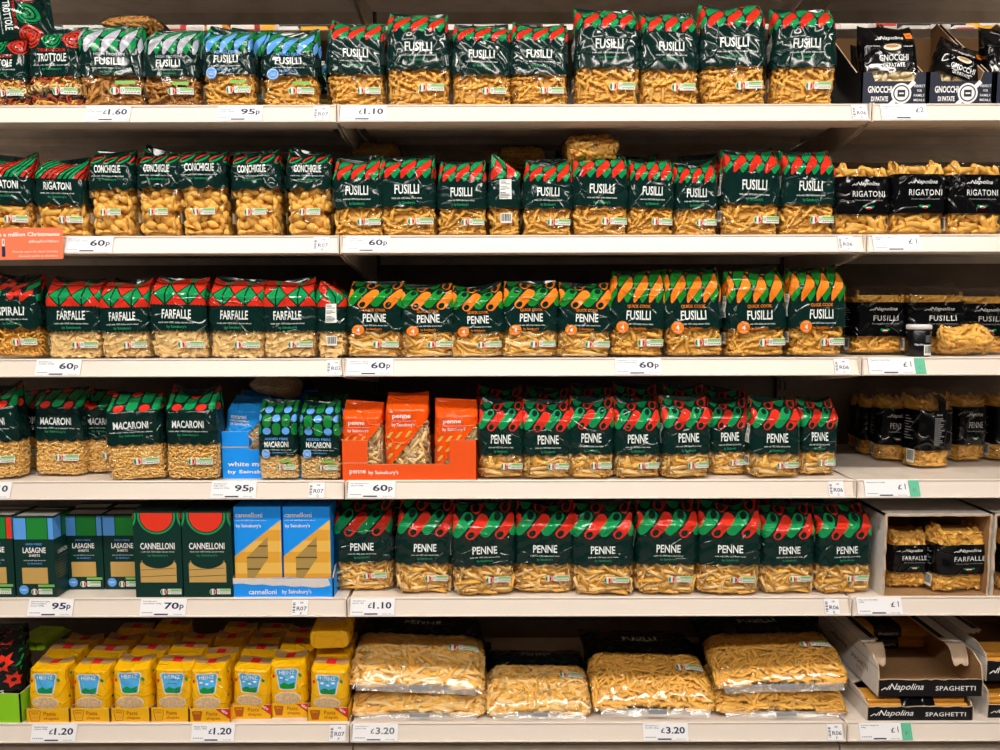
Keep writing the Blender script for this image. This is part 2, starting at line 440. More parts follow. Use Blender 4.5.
# ------------------------------------------------------------------ the bag
class Pouch:
    h = .0045
    def __init__(s, W, H, D, seed, r=None, tc=.62, ta=.74, dtop=.10, ylean=.30, squash=1.0, bulge=.07, gus=.10, amp=1.0, ear=.012, pillow=0.0, sag=True):
        s.W, s.H, s.D, s.tc, s.ta, s.dtop, s.ylean, s.squash, s.bulge, s.gus, s.amp, s.ear = W, H, D, tc, ta, dtop, ylean, squash, bulge, gus, amp, ear
        s.r = r or D * .30; s.pillow = pillow; s.sag = sag
        s.L = 2 * (W - 2 * s.r) + 2 * (D - 2 * s.r) + 2 * PI * s.r
        g = random.Random(seed)
        s.w = [(g.uniform(25, 85) * g.choice((-1, 1)), g.uniform(15, 70), g.uniform(0, 7), g.uniform(.5, 1)) for _ in range(5)]
        s.lo = [(g.uniform(8, 26), g.uniform(10, 30), g.uniform(0, 7)) for _ in range(3)]
        s.sh = g.uniform(-.03, .03); s.tw = g.uniform(-.004, .004); s.topw = g.uniform(.97, 1.03); s.e = (g.uniform(.3, 1.2), g.uniform(.3, 1.2))
        s.corner = W / 2 - s.r + s.r * PI / 2          # arc length from front centre to the start of the side
    def base(s, S):
        W, D, r = s.W, s.D, s.r; w, dd = W / 2 - r, D - 2 * r; q = np.abs(S); sg = np.where(S < 0, -1.0, 1.0)
        a1 = w + PI * r / 2; a2 = a1 + dd; a3 = a2 + PI * r / 2
        al = np.clip((q - w) / r, 0, PI / 2); be = np.clip((q - a2) / r, 0, PI / 2)
        x = np.where(q < w, q, np.where(q < a1, w + r * np.sin(al), np.where(q < a2, W / 2, np.where(q < a3, W / 2 - r * (1 - np.cos(be)), w - (q - a3)))))
        y = np.where(q < w, -D / 2, np.where(q < a1, -D / 2 + r * (1 - np.cos(al)), np.where(q < a2, -D / 2 + r + (q - a1), np.where(q < a3, D / 2 - r + r * np.sin(be), D / 2))))
        return x * sg, y
    def pos(s, S, Z, inset=0.0, calm=False):
        S = np.asarray(S, float); Z = np.asarray(Z, float) + 0 * S; S = S + 0 * Z
        t = np.clip(Z / s.H, 0, 1); x0, y0 = s.base(S)
        k = np.clip((t - s.ta) / (1 - s.ta), 0, 1); b = 1 - np.clip(t / .07, 0, 1); c = np.clip((t - s.tc * .9) / (1 - s.tc * .9), 0, 1)
        wx = (1 - .055 * b * b) * (1 + .02 * np.sin(PI * np.clip(t / s.tc, 0, 1))) * (1 + (s.topw - 1) * c)
        dy = (1 - .16 * b * b) * (1 + s.bulge * np.sin(PI * np.clip(t / s.tc, 0, 1))) * (1 - (1 - s.dtop) * k ** 1.25)
        sag = 0
        if s.pillow:
            q = np.clip(t / s.pillow, 0, 1); f = .10 + .90 * np.sin(q * PI / 2) ** .85; dy = dy * f
            if s.sag: sag = s.D / 2 * (1 - np.minimum(dy, 1))
        if inset: wx = wx * (1 - 2 * inset / s.W); dy = dy * np.maximum(1 - 2 * inset / s.D, .02)
        # gusset folded in at the sides towards the top
        side = np.clip(1 - np.abs(y0) / (s.D / 2), 0, 1) * (np.abs(x0) > s.W / 2 - s.r)
        x = x0 * wx - np.sign(x0) * side * c * s.gus * s.W
        y = y0 * dy + (sag if s.pillow and s.sag else s.D * s.ylean * k ** 1.2)
        x = x + s.sh * s.W * t + s.tw * np.sin(t * 3) * 1.0
        fr = np.abs(x0) / (s.W / 2)
        z = np.where(k > 0, s.H * (s.ta + (1 - s.ta) * s.squash * k), s.H * t)
        z = z + k ** 2 * s.ear * (fr ** 3 * np.where(x0 < 0, s.e[0], s.e[1]) - .45 + .25 * np.sin(x0 * 60 + s.lo[0][2]))
        if calm: return np.stack([x, y, z], -1)
        # creases in the film
        n = 0
        for kx, kz, ph, am in s.w: n = n + am * (np.sqrt(np.sin(kx * S + kz * Z + ph + 1.2 * np.sin(Z * 31 + ph)) ** 2 + .03) - .6)
        lo = 0
        for kx, kz, ph in s.lo: lo = lo + np.sin(kx * S + ph) * np.sin(kz * Z + ph * 2)
        A = s.amp * (.0007 + .0016 * np.clip((t - .3) / .3, 0, 1) * (1 - k))
        fade = np.clip((s.L / 2 - np.abs(S)) / .03, 0, 1) * np.clip(t / .08, 0, 1)
        d = (n * A * .8 + lo * .0009 * s.amp) * fade
        nx, ny = x0 / (s.W / 2), y0 / (s.D / 2); nx = nx ** 5; ny = ny ** 5; nn = np.sqrt(nx * nx + ny * ny) + 1e-6
        return np.stack([x + d * nx / nn, y + d * ny / nn, z], -1)
    def off(s, S, Z, o):
        S = np.asarray(S, float); Z = np.asarray(Z, float); e = .0008
        P = s.pos(S, Z); a = s.pos(S + e, Z) - s.pos(S - e, Z); b = s.pos(S, np.minimum(Z + e, s.H)) - s.pos(S, Z - e)
        n = np.cross(a, b); n /= np.linalg.norm(n, axis=-1, keepdims=True) + 1e-12
        return P + n * o
    def shell(s, mb, m, z0, z1, ns=112, nz=40, cap0=False, cap1=False, o=0.0):
        """a band of the bag's skin between the heights z0(S) and z1(S)"""
        S = np.linspace(-s.L / 2, s.L / 2, ns + 1)[:-1]
        a = z0(S) if callable(z0) else np.full(ns, z0); b = z1(S) if callable(z1) else np.full(ns, z1)
        P = []
        for i in range(nz + 1):
            Z = a + (b - a) * i / nz; P.append(s.off(S, Z, o) if o else s.pos(S, Z))
        P = np.concatenate(P); i, k = np.meshgrid(np.arange(nz), np.arange(ns), indexing='ij'); j = (k + 1) % ns
        F = np.stack([i * ns + k, i * ns + j, (i + 1) * ns + j, (i + 1) * ns + k], -1).reshape(-1, 4)
        mb.add(P, F, m, smooth=True)
        if cap0: mb.add(P[:ns], [tuple(range(ns - 1, -1, -1))], m)
        if cap1:
            Q = P[-ns:]; h = ns // 2; f = []
            for q in range(h - 1): f.append((h - 1 - q, h - q if q else h, (h + 1 + q) % ns, (h + q) % ns)) if 0 else None
            mb.add(Q, [tuple(range(ns))], m)
    def fill(s, mb, kind, mats, z0, z1, seed, dens=1.0, back=False, depth=.0):
        """loose pasta showing through the film"""
        g = np.random.RandomState(seed); (V, F), L, r, sm = TEMPL[kind]
        V = np.array(V); cm = s.mi_core(mats)
        # solid heart
        S = np.linspace(-s.L / 2, s.L / 2, 49)[:-1]; ins = (r * 2.1 + .002) * (1.7 if s.pillow else 1); rows = np.linspace(z0 + (.035 if s.pillow else .004), z1 - .002, 12); P = np.concatenate([s.pos(S, np.full(48, z), inset=ins, calm=True) for z in rows])
        ff = [(i * 48 + k, i * 48 + (k + 1) % 48, (i + 1) * 48 + (k + 1) % 48, (i + 1) * 48 + k) for i in range(11) for k in range(48)]
        ff += [tuple(range(47, -1, -1)), tuple(range(11 * 48, 12 * 48))]
        mb.add(P, ff, cm)
        smax = s.L / 2 if back else s.corner + s.D
        step = math.sqrt(L * r * 2) * .80 / math.sqrt(dens)
        pts = []
        for layer in range(2):
            for a in np.arange(-smax, smax, step):
                for z in np.arange(z0 + r * .6, z1, step):
                    pts.append((a + g.uniform(-.5, .5) * step, min(max(z + g.uniform(-.5, .5) * step, z0 + r), z1 - r * .3), layer))
        pts = np.array(pts); A, Z, ly = pts.T; e = .001
        th = np.where(g.rand(len(A)) < .6, g.normal(0, .55, len(A)), g.uniform(-PI / 2, PI / 2, len(A)))
        # near the floor and the rim pieces lie flat
        edge = (Z < z0 + L * .45); th = np.where(edge, th * .25, th)
        ro = g.uniform(0, 2 * PI, len(A)) if kind not in ('bow', 'bit') else g.normal(0, .5, len(A))
        if kind in ('shell', 'spiral', 'elbow', 'lump'): ro = g.normal(0, 1.0, len(A))
        sc = g.uniform(.88, 1.08, len(A))[:, None]; tip = g.normal(0, .10, len(A))[:, None]
        # every point of a piece in the skin's own frame: along, up, and depth below the film
        X = V[None, :, 0] * sc; Y = (V[None, :, 1] * np.cos(ro)[:, None] - V[None, :, 2] * np.sin(ro)[:, None]) * sc; N = (V[None, :, 1] * np.sin(ro)[:, None] + V[None, :, 2] * np.cos(ro)[:, None]) * sc + X * tip
        du = X * np.cos(th)[:, None] - Y * np.sin(th)[:, None]; dv = X * np.sin(th)[:, None] + Y * np.cos(th)[:, None]
        dep = (r * 1.05 + .0010 + np.abs(tip[:, 0]) * L * .40 + g.rand(len(A)) * r * 1.3 + ly * r * 1.2)[:, None] - N
        dep = np.maximum(dep, .0006)
        SS = (A[:, None] + du).ravel(); ZZ = np.clip((Z[:, None] + dv).ravel(), .0012, s.H * .99)
        e = .0015
        ta = s.pos(SS + e, ZZ, calm=True) - s.pos(SS - e, ZZ, calm=True); tb = s.pos(SS, np.minimum(ZZ + e, s.H), calm=True) - s.pos(SS, np.maximum(ZZ - e, 0), calm=True)
        n = np.cross(ta, tb); n /= np.linalg.norm(n, axis=1, keepdims=True) + 1e-12
        W = (s.pos(SS, ZZ) - n * dep.ravel()[:, None]).reshape(len(A), -1, 3)
        W[..., 2] = np.maximum(W[..., 2], .0015)
        nv = len(V)
        for mi_, m in enumerate(mats):
            sel = np.arange(len(A)) % len(mats) == mi_ if len(mats) > 1 else np.ones(len(A), bool)
            Wm = W[sel]; by = {}
            for f in F: by.setdefault(len(f), []).append(f)
            fl = []
            base = mb.n
            mb.V.append(Wm.reshape(-1, 3)); mb.n += len(Wm) * nv; k = mb.mi(m)
            for fs in by.values():
                q = np.array(fs, int)[None] + (np.arange(len(Wm)) * nv)[:, None, None]
                mb.F.append((q.reshape(-1, q.shape[-1]) + base, k, sm))
    def mi_core(s, mats): return mats[0]

# ------------------------------------------------------------------ printed patterns: lists of (triangles, material)
def p_fusilli(W, z0, z1, c1, c2, span):
    h = z1 - z0; P = W * .272; out = []; n = int(span / P) + 2
    for k in range(-n, n + 1):
        x0 = k * P - P * .42
        X = lambda f: x0 + f * P
        out.append((poly(clip([(X(.40), z0 + .16 * h), (X(.56), z0 + .01 * h), (X(.66), z0 - .01 * h), (X(.96), z0 + .22 * h), (X(.97), z0 + .40 * h), (X(.90), z0 + .42 * h)], 1, z1)), c2))
        for j in range(5):
            b = z0 + h * (.0 + .46 * j); T = .40 * h; g = .50 * h
            pts = [(X(.03), b + .10 * T), (X(.07), b - .02 * T), (X(.16), b), (X(.86), b + g * .86), (X(.97), b + g + .10 * T), (X(.97), b + g + .62 * T), (X(.92), b + g + .86 * T), (X(.80), b + g + .84 * T), (X(.14), b + T * .95), (X(.03), b + T * .60)]
            pts = clip(pts, 1, z1)
            out.append((poly(pts), c1 if j % 2 == 0 else c2))
    return out
def p_penne(W, z0, z1, c1, c2, span, dk):
    out = []; P = W * .225; ang = R(50); L = W * .31; r = W * .083; n = int(span / P) + 4; ca, sa = math.cos(ang), math.sin(ang)
    for row in range(4):
        for k in range(-n, n + 1):
            q = (k + row) % 2; st = (L + r * 2.5) * row
            cx = k * P + P * .5 + st * ca; cz = z0 + r * .9 + L / 2 * sa + st * sa + (.04 * W if not q else 0)
            if cz - L / 2 > z1: continue
            pts = [(-L / 2 + r * .95 * math.cos(PI / 2 + j * PI / 8), r * math.sin(PI / 2 + j * PI / 8)) for j in range(9)] + [(L / 2 + r * .95 * math.cos(-PI / 2 + j * PI / 8), r * math.sin(-PI / 2 + j * PI / 8)) for j in range(9)]
            wr = clip([(cx + x * ca - y * sa, cz + x * sa + y * ca) for x, y in pts], 1, z1)
            if len(wr) > 2: out.append((poly(wr), c1 if q else c2))
            e = (-L / 2 if q else L / 2) * .98
            h = clip(ell(cx + e * ca, cz + e * sa, r * .74, r * .58, 14, ang), 1, z1)
            if len(h) > 2: out.append((poly(h), dk))
    return out
def p_farfalle(W, z0, z1, c1, c2, span, dk):
    h = (z1 - z0) * .78; P = W * .40; out = []; n = int(span / P) + 2
    for k in range(-n, n + 1):
        c = k * P; g = P * .018
        zig = [(c - P * .47 + q * P * .94 / 12, z0 + (.03 * h if q % 2 else -.01 * h)) for q in range(13)]
        out.append((poly(zig + [(c, z0 + .50 * h)]), c1))
        d = c + P / 2
        out.append((poly([(d - P / 2 + g * 2, z0 + .53 * h), (d - P * .03, z0 + .08 * h), (d - P * .03, z0 + .98 * h)]), c2))
        out.append((poly([(d + P / 2 - g * 2, z0 + .53 * h), (d + P * .03, z0 + .08 * h), (d + P * .03, z0 + .98 * h)]), c2))
        for q in range(5): out.append((poly(ell(d, z0 + (.15 + .18 * q) * h, P * .045, P * .03, 8)), dk))
        out.append((poly([(c, z0 + .56 * h), (c + P * .44, z0 + 1.02 * h), (c - P * .44, z0 + 1.02 * h)]), c1))
        out.append((rect(c - P * .44, c + P * .44, z0 + 1.06 * h, z1), c1))
        out.append((poly([(d - P * .3, z1), (d, z0 + 1.05 * h), (d + P * .3, z1)]), c2))
    return out
def p_conch(W, z0, z1, c1, c2, span, dk):
    h = z1 - z0; P = W * .29; out = []; n = int(span / P) + 2
    for row in range(3):
        for k in range(-n, n + 1):
            cx = k * P + (row % 2) * P * .5; cz = z0 + h * .42 + row * h * .72; a, b = P * .50, h * .26; ang = R(38)
            up = [(cx + a * math.cos(t), cz + b * math.sin(t)) for t in np.linspace(0, PI, 12)]; dn = [(cx + a * math.cos(t), cz + b * math.sin(t)) for t in np.linspace(PI, 2 * PI, 12)]
            def rot(p): 
                x, z = p[0] - cx, p[1] - cz; return (cx + x * math.cos(ang) - z * math.sin(ang), cz + x * math.sin(ang) * 1.0 + z * math.cos(ang))
            for pts, c in ((up, c1), (dn, c2)):
                q = clip([rot(p) for p in pts], 1, z1)
                if len(q) > 2: out.append((poly(q), c))
            q = clip([rot(p) for p in ell(cx, cz, a * .80, b * .34, 14)], 1, z1)
            if len(q) > 2: out.append((poly(q), dk))
    return out
def p_rigatoni(W, z0, z1, c1, c2, span):
    h = z1 - z0; out = []; P = W * .105; n = int(span / P) + 8
    for row, (a, b) in enumerate(((0, .46), (.48, .86), (.88, 1.0))):
        for k in range(-n, n + 1):
            c = c1 if ((k + row * 3) // 3) % 2 else c2; x = k * P - row * P * 1.6
            s1 = W * .15 * (b - a) / .46
            out.append((poly([(x, z0 + a * h), (x + P * .62, z0 + a * h), (x + P * .62 + s1, z0 + b * h), (x + s1, z0 + b * h)]), c))
    return out
def p_macaroni(W, z0, z1, c1, c2, span, dk, tall=False):
    h = z1 - z0; P = W * .235; out = []; n = int(span / P) + 2
    for k in range(-n, n + 1):
        cx = k * P; w = P * .42; odd = k % 2
        if not tall:
            b = z0 + (.12 if not odd else .34) * h; e = z1 if odd else z0 + .72 * h
            if odd: out.append((poly(ell(cx, z0 + .14 * h, w, h * .20, 16)), c1)); b = z0 + .40 * h; e = z1
            else: b = z0 + .02 * h; e = z0 + .74 * h
            arc = [(cx + w * math.cos(t), b + h * .14 + h * .14 * math.sin(t)) for t in np.linspace(PI, 2 * PI, 9)]
            out.append((poly(arc + [(cx + w, e), (cx - w, e)]), c2))
            if not odd: out.append((poly(clip(ell(cx, z0 + .92 * h, w, h * .15, 16), 1, z1)), c1))
        else:
            seq = [('c', .10), ('b', .42), ('c', .76), ('b', 1.06)] if odd else [('b', .16), ('c', .50), ('b', .86)]
            for kind, c in seq:
                if kind == 'c': pts = ell(cx, z0 + c * h, w, h * .115, 16)
                else: pts = [(cx + w * math.cos(t), z0 + (c - .10) * h + h * .10 * math.sin(t)) for t in np.linspace(PI, 2 * PI, 8)] + [(cx + w * math.cos(t), z0 + (c + .10) * h + h * .10 * math.sin(t)) for t in np.linspace(0, PI, 8)]
                pts = clip(pts, 1, z1)
                if len(pts) > 2: out.append((poly(pts), c1 if kind == 'c' else c2))
    return out
def p_spiral(W, z0, z1, c1, c2, span, dk):
    h = z1 - z0; P = W * .40; out = []; n = int(span / P) + 2
    for k in range(-n, n + 1):
        cx = k * P; c = c2 if k % 2 == 0 else c1; r = P * .47; cz = z0 + r * 1.0
        pts = [p for p in clip(ell(cx, cz, r, r, 26), 1, z1)]
        if len(pts) > 2: out.append((poly(pts), c))
        out.append((stroke([(cx + r * (.16 + .8 * a / 14) * math.cos(a), min(cz + r * (.16 + .8 * a / 14) * math.sin(a), z1)) for a in np.linspace(0, 13.6, 60)], r * .13), dk))
    return out
def p_curl(W, z0, z1, c1, c2, span, dk):
    h = z1 - z0; P = W * .30; out = []; n = int(span / P) + 2
    for k in range(-n, n + 1):
        for row in range(3):
            cx = k * P + row * P * .33; cz = z0 + h * (.22 + .40 * row)
            if (k + row) % 3 == 0:
                for q in range(2): 
                    pts = clip(ell(cx + q * P * .42, cz + q * h * .12, P * .24, P * .24, 16), 1, z1)
                    if len(pts) > 2: out.append((poly(pts), c1))
            else:
                T = stroke([(cx - P * .4 + P * .8 * q / 10, cz - h * .12 * math.cos(q / 10 * PI)) for q in range(11)], h * .24)
                out.append((np.minimum(T, [9, z1]), c1 if (k + row) % 3 == 1 else c2))
    return out
def p_star(W, z0, z1, c1, c2, span, dk):
    h = z1 - z0; P = W * .42; out = []; n = int(span / P) + 2
    for row in range(4):
        for k in range(-n, n + 1):
            cx = k * P + row * P * .5; cz = z0 + row * P * .85 + P * .4; c = c1 if (k + row) % 2 else c2
            pts = [(cx + P * (.46 if q % 2 == 0 else .27) * math.cos(q * PI / 6 + .2), cz + P * (.46 if q % 2 == 0 else .27) * math.sin(q * PI / 6 + .2)) for q in range(12)]
            pts = clip(pts, 1, z1)
            if len(pts) > 2: out.append((poly(pts), c)); out.append((poly(clip(ell(cx, cz, P * .12, P * .12, 10), 1, z1)), dk))
    return out

def label_ink(mb, sf, x, z, k=1.0, o=.0010):
    """flag badge and green nutrition strip, at (x, z), k scales it"""
    r = .0072 * k
    ink(mb, sf, poly(ell(x, z, r * 1.15, r * 1.15, 18)), M['label'], o)
    ink(mb, sf, poly(clip(ell(x, z, r, r, 22), 0, x - r * .33)), M['flaggreen'], o + .0003)
    ink(mb, sf, poly(clip(ell(x, z, r, r, 22), 0, x + r * .33, False)), M['flagred'], o + .0003)
    a, w, h = x + .011 * k, .036 * k, .0145 * k
    ink(mb, sf, rect(a, a + w, z - h * .45, z + h * .55), M['label'], o)
    ink(mb, sf, rect(a + w * .22, a + w * .97, z + h * .02, z + h * .47), M['labelgreen'], o + .0003)
    ink(mb, sf, ring(a + w * .11, z + h * .1, w * .075, h * .24, w * .03, 12), M['labelink'], o + .0003)
    for q in range(5):
        ink(mb, sf, rect(a + w * (.25 + q * .145), a + w * (.25 + q * .145 + .1), z - h * .28, z - h * .14), M['labelink'], o + .0003)
        ink(mb, sf, rect(a + w * (.25 + q * .145), a + w * (.25 + q * .145 + .1), z + h * .1, z + h * .2), M['label'], o + .0005)
def panel_ink(mb, sf, x0, x1, z0, z1, o=.0010, rows=12):
    ink(mb, sf, rect(x0, x1, z0, z1), M['label'], o)
    g = random.Random(int(z1 * 1e4)); w, h = x1 - x0, z1 - z0
    for q in range(rows):
        z = z1 - h * (.06 + .90 * q / rows); e = g.uniform(.45, .95)
        if q in (3, 7): continue
        ink(mb, sf, rect(x0 + w * .06, x0 + w * e, z - h * .45 / rows, z), M['labelink'], o + .0003)
def barcode_ink(mb, sf, x0, x1, z0, z1, o=.0010):
    ink(mb, sf, rect(x0, x1, z0, z1), M['label'], o); g = random.Random(5); x = x0 + (x1 - x0) * .1
    while x < x1 - (x1 - x0) * .12:
        w = g.choice((.0008, .0013, .0018)); ink(mb, sf, rect(x, x + w, z0 + (z1 - z0) * .2, z1 - (z1 - z0) * .08), M['dark'], o + .0003); x += w + g.choice((.0009, .0014))

# ------------------------------------------------------------------ the kinds of bag
def dims(big): return dict(W=.148, H=.232, D=.082) if big else dict(W=.123, H=.188, D=.066)
G, RD, LF = 'green', 'red', 'leaf'
KINDS = {
 'fusilli':   dict(n='fusilli_bag', t='FUSILLI', pat='fusilli', pz=.70, tb=.36, pasta='fusilli', pm=['gold'], tz=.57, tw=.43, th=.115, edge='wave', **dims(0)),
 'fusilli1k': dict(n='fusilli_bag', t='FUSILLI', pat='fusilli', pz=.725, tb=.365, pasta='fusilli', pm=['gold'], tz=.585, tw=.42, th=.09, edge='wave', **dims(1)),
 'hpfusilli': dict(n='fusilli_bag', t='FUSILLI', top='HIGH PROTEIN', pat='fusilli', c1='silver', acc='silver', pz=.63, tb=.37, pasta='fusilli', pm=['brown'], tz=.525, tw=.44, th=.085, edge='wave', bar=1, **dims(0)),
 'fbfusilli': dict(n='fusilli_bag', t='FUSILLI', top='ADDED FIBRE', pat='fusilli', c1='blue', c2='fogreen', acc='blue', pz=.66, tb=.40, pasta='fusilli', pm=['gold'], tz=.575, tw=.46, th=.09, edge='wave', bar=1, badge=('blue', ''), **dims(0)),
 'qcfusilli': dict(n='fusilli_bag', t='FUSILLI', top='QUICK COOK', pat='fusilli', c1='orange', c2='leafdark', acc='orange', pz=.62, tb=.335, pasta='fusilli', pm=['gold'], tz=.48, tw=.42, th=.105, edge='wave', badge=('orange', '4'), **dims(0)),
 'qcpenne':   dict(n='penne_bag', t='PENNE', top='QUICK COOK', pat='penne', c1='orange', c2='leafdark', acc='orange', pz=.65, tb=.36, pasta='penne', pm=['pale', 'gold'], tz=.53, tw=.40, th=.105, edge='wave', badge=('orange', '4'), **dims(0)),
 'penne':     dict(n='penne_bag', t='PENNE', pat='penne', pz=.64, tb=.35, pasta='penne', pm=['gold', 'pale'], tz=.535, tw=.42, th=.115, edge='scallop', **dims(0)),
 'penne1k':   dict(n='penne_bag', t='PENNE', pat='penne', pz=.66, tb=.375, pasta='penne', pm=['gold', 'pale'], tz=.535, tw=.38, th=.085, edge='scallop', **dims(1)),
 'farfalle':  dict(n='farfalle_bag', t='FARFALLE', pat='farfalle', pz=.66, tb=.35, pasta='bow', pm=['pale'], tz=.55, tw=.50, th=.11, edge='zigzag', **dims(0)),
 'conchiglie': dict(n='conchiglie_bag', t='CONCHIGLIE', pat='conch', pz=.805, tb=.57, pasta='shell', pm=['gold'], tz=.765, tw=.58, th=.085, edge='lobe', W=.118, H=.198, D=.07),
 'rigatoni':  dict(n='rigatoni_bag', t='RIGATONI', pat='rigatoni', pz=.72, tb=.43, pasta='rigatoni', pm=['gold'], tz=.63, tw=.54, th=.095, edge='lobe', **dims(0)),
 'macaroni':  dict(n='macaroni_bag', t='MACARONI', pat='macaroni', pz=.80, tb=.44, pasta='elbow', pm=['pale', 'gold'], tz=.645, tw=.62, th=.085, edge='scallop', W=.126, H=.205, D=.074),
 'fbmacaroni': dict(n='macaroni_bag', t='MACARONI', top='ADDED FIBRE', pat='mactall', c1='blue', c2='fogreen', acc='blue', pz=.60, tb=.34, pasta='elbow', pm=['pale'], tz=.47, tw=.60, th=.075, edge='scallop', bar=1, badge=('blue', ''), W=.106, H=.188, D=.064),
 'trottole':  dict(n='trottole_bag', t='TROTTOLE', top='TRICOLOUR', pat='spiral', acc='red', pz=.69, tb=.37, pasta='spiral', pm=['gold', 'tomato', 'spinach', 'pale'], tz=.58, tw=.56, th=.095, edge='wave', **dims(0)),
 'spirali':   dict(n='spirali_bag', t='SPIRALI', pat='curl', pz=.70, tb=.40, pasta='coil', pm=['gold'], tz=.58, tw=.52, th=.105, edge='lobe', **dims(0)),
}
DENS = {'fusilli': 1.0, 'penne': 1.0, 'rigatoni': .95, 'shell': 1.15, 'bow': 1.35, 'elbow': 1.0, 'spiral': 1.0, 'coil': 1.0, 'bit': 1.3}
def edge_fn(kind, zb):
    if kind == 'scallop': return lambda S: zb - .0050 * np.abs(np.sin(S * PI / .0265))
    if kind == 'zigzag': return lambda S: zb + .0026 * (2 * np.abs(((S / .0086) % 1) * 2 - 1) - 1)
    if kind == 'lobe': return lambda S: zb - .0075 * np.abs(np.sin(S * PI / .041 + PI / 2))
    return lambda S: zb + .0016 * np.sin(S * 2 * PI / .03)
_PROTO = {}
def proto(kind, var):
    key = (kind, var)
    if key in _PROTO: return _PROTO[key]
    k = KINDS[kind]; W, H, D = k['W'], k['H'], k['D']
    seed = sum(ord(c) * (i + 3) for i, c in enumerate(kind)) + var * 101
    g = random.Random(seed)
    P = Pouch(W, H, D, seed, tc=max(k['tb'] + .22, .6), ta=g.uniform(.76, .80), ylean=g.uniform(.24, .36), dtop=.09, ear=g.uniform(.010, .022))
    zf = edge_fn(k['edge'], k['tb'] * H); span = W / 2 + D
    c1, c2 = M[k.get('c1', RD)], M[k.get('c2', LF)]; dk = M['green']; z0, z1 = k['pz'] * H, H * .997
    if k['pat'] == 'fusilli': pr = p_fusilli(W, z0, z1, c1, c2, span)
    elif k['pat'] == 'penne': pr = p_penne(W, z0, z1, c1, c2, span, dk)
    elif k['pat'] == 'farfalle': pr = p_farfalle(W, z0, z1, c1, c2, span, dk)
    elif k['pat'] == 'conch': pr = p_conch(W, z0, z1, c1, c2, span, dk)
    elif k['pat'] == 'rigatoni': pr = p_rigatoni(W, z0, z1, c1, c2, span)
    elif k['pat'] == 'macaroni': pr = p_macaroni(W, z0, z1, c1, c2, span, dk)
    elif k['pat'] == 'mactall': pr = p_macaroni(W, z0, z1, c1, c2, span, dk, True)
    elif k['pat'] == 'spiral': pr = p_spiral(W, z0, z1, c1, c2, span, dk)
    else: pr = p_curl(W, z0, z1, c1, c2, span, dk)
    sl = MB(); P.shell(sl, M['green'], zf, H, ns=150, nz=40, cap1=True)
    for i, (T, m) in enumerate(pr):
        if len(T): T = T[(np.abs(T[..., 0]) < span).all(1)]
        ink(sl, P, T, m, .0005 + (.0004 if m is dk else 0))
    cx = P.sh * 0
    tz, th, tw = k['tz'] * H, k['th'] * H, k['tw'] * W
    ink(sl, P, text(k['t'], cx, tz, th, tw, bold=.018), M['white'], .0008)
    ink(sl, P, text('made with 100% Italian durum wheat', cx, tz - th * .92, th * .19, tw * 1.22), M['white'], .0008)
    ink(sl, P, text("by Sainsbury's", cx, tz - th * 1.42, th * .38, tw * .66, bold=.01), M[k.get('acc', 'ink')] if k.get('acc') not in ('red', 'silver') else M['ink'], .0008)
    if 'top' in k: ink(sl, P, text(k['top'], cx, tz + th * .92, th * .40, tw * .98 if len(k['top']) < 12 else tw * 1.05, bold=.015), M[k['acc']], .0008)
    parts = [('printed_sleeve', sl, None)]
    fl = MB(); P.shell(fl, FILM, 0.0, zf, ns=112, nz=24, cap0=True)
    parts.append(('clear_film', fl, None))
    pa = MB(); P.fill(pa, k['pasta'], [PM[m] for m in k['pm']], .002, H * min(k['tb'] + .16, .72), seed, DENS[k['pasta']])
    parts.append(('pasta', pa, 'stuff'))
    la = MB(); lz = k['tb'] * H * (.52 if kind != 'conchiglie' else .5); sc = W / .123 * (1 if W < .14 else .86)
    lx = W * .06 if k['tb'] < .5 else -W * .12
    label_ink(la, P, lx, lz, sc)
    if k.get('bar'): ink(la, P, rect(lx + .002, lx + .038 * sc, lz + .014 * sc, lz + .021 * sc), M['labelgreen'], .0012)
    parts.append(('nutrition_label', la, 'white and green nutrition label with flag badge'))
    sd = MB(); s0, s1 = -(P.corner + D - 2 * P.r) + .004, -P.corner + .001
    panel_ink(sd, P, s0, s1, H * .46, H * .70); barcode_ink(sd, P, s0 + .002, s1, H * .17, H * .29)
    parts.append(('back_label', sd, 'white ingredients panel and barcode on the side'))
    if 'badge' in k:
        bd = MB(); col, tx = k['badge']; bx, bz, br = -W * .27, k['tb'] * H + .002, W * .105
        ink(bd, P, poly(ell(bx, bz, br, br, 24)), M[col], .0013)
        if tx:
            ink(bd, P, text(tx, bx, bz, br * .8, bold=.03), M['white'], .0017)
            ink(bd, P, text('COOKS IN', bx, bz + br * .64, br * .2, br * 1.0), M['white'], .0017); ink(bd, P, text('MINUTES', bx, bz - br * .64, br * .2, br * 1.0), M['white'], .0017)
        else:
            ink(bd, P, ring(bx, bz, br * .88, br * .88, br * .07), M['white'], .0017)
            ink(bd, P, text('HIGH IN', bx, bz + br * .16, br * .22, br * 1.1), M['white'], .0017); ink(bd, P, text('FIBRE', bx, bz - br * .2, br * .28, br * 1.0), M['white'], .0017)
        parts.append(('round_badge', bd, ('orange' if tx else 'blue') + ' round badge'))
    _PROTO[key] = pack(k['n'], parts, P)
    return _PROTO[key]
def pack(name, parts, P):
    """meshes for the parts of one kind of bag"""
    return dict(n=name, P=P, W=P.W, H=P.H, D=P.D, parts=[(n, mb.build(n), l) for n, mb, l in parts])
ON = {'nutrition_label': ('clear_film',), 'back_label': ('printed_sleeve',), 'round_badge': ('printed_sleeve',), 'red_tape': ('top_fold',), 'barcode_label': ('printed_band', 'jar_body'), 'bottom_seam': ('clear_film',), 'film_seam': ('clear_film', 'printed_sleeve')}
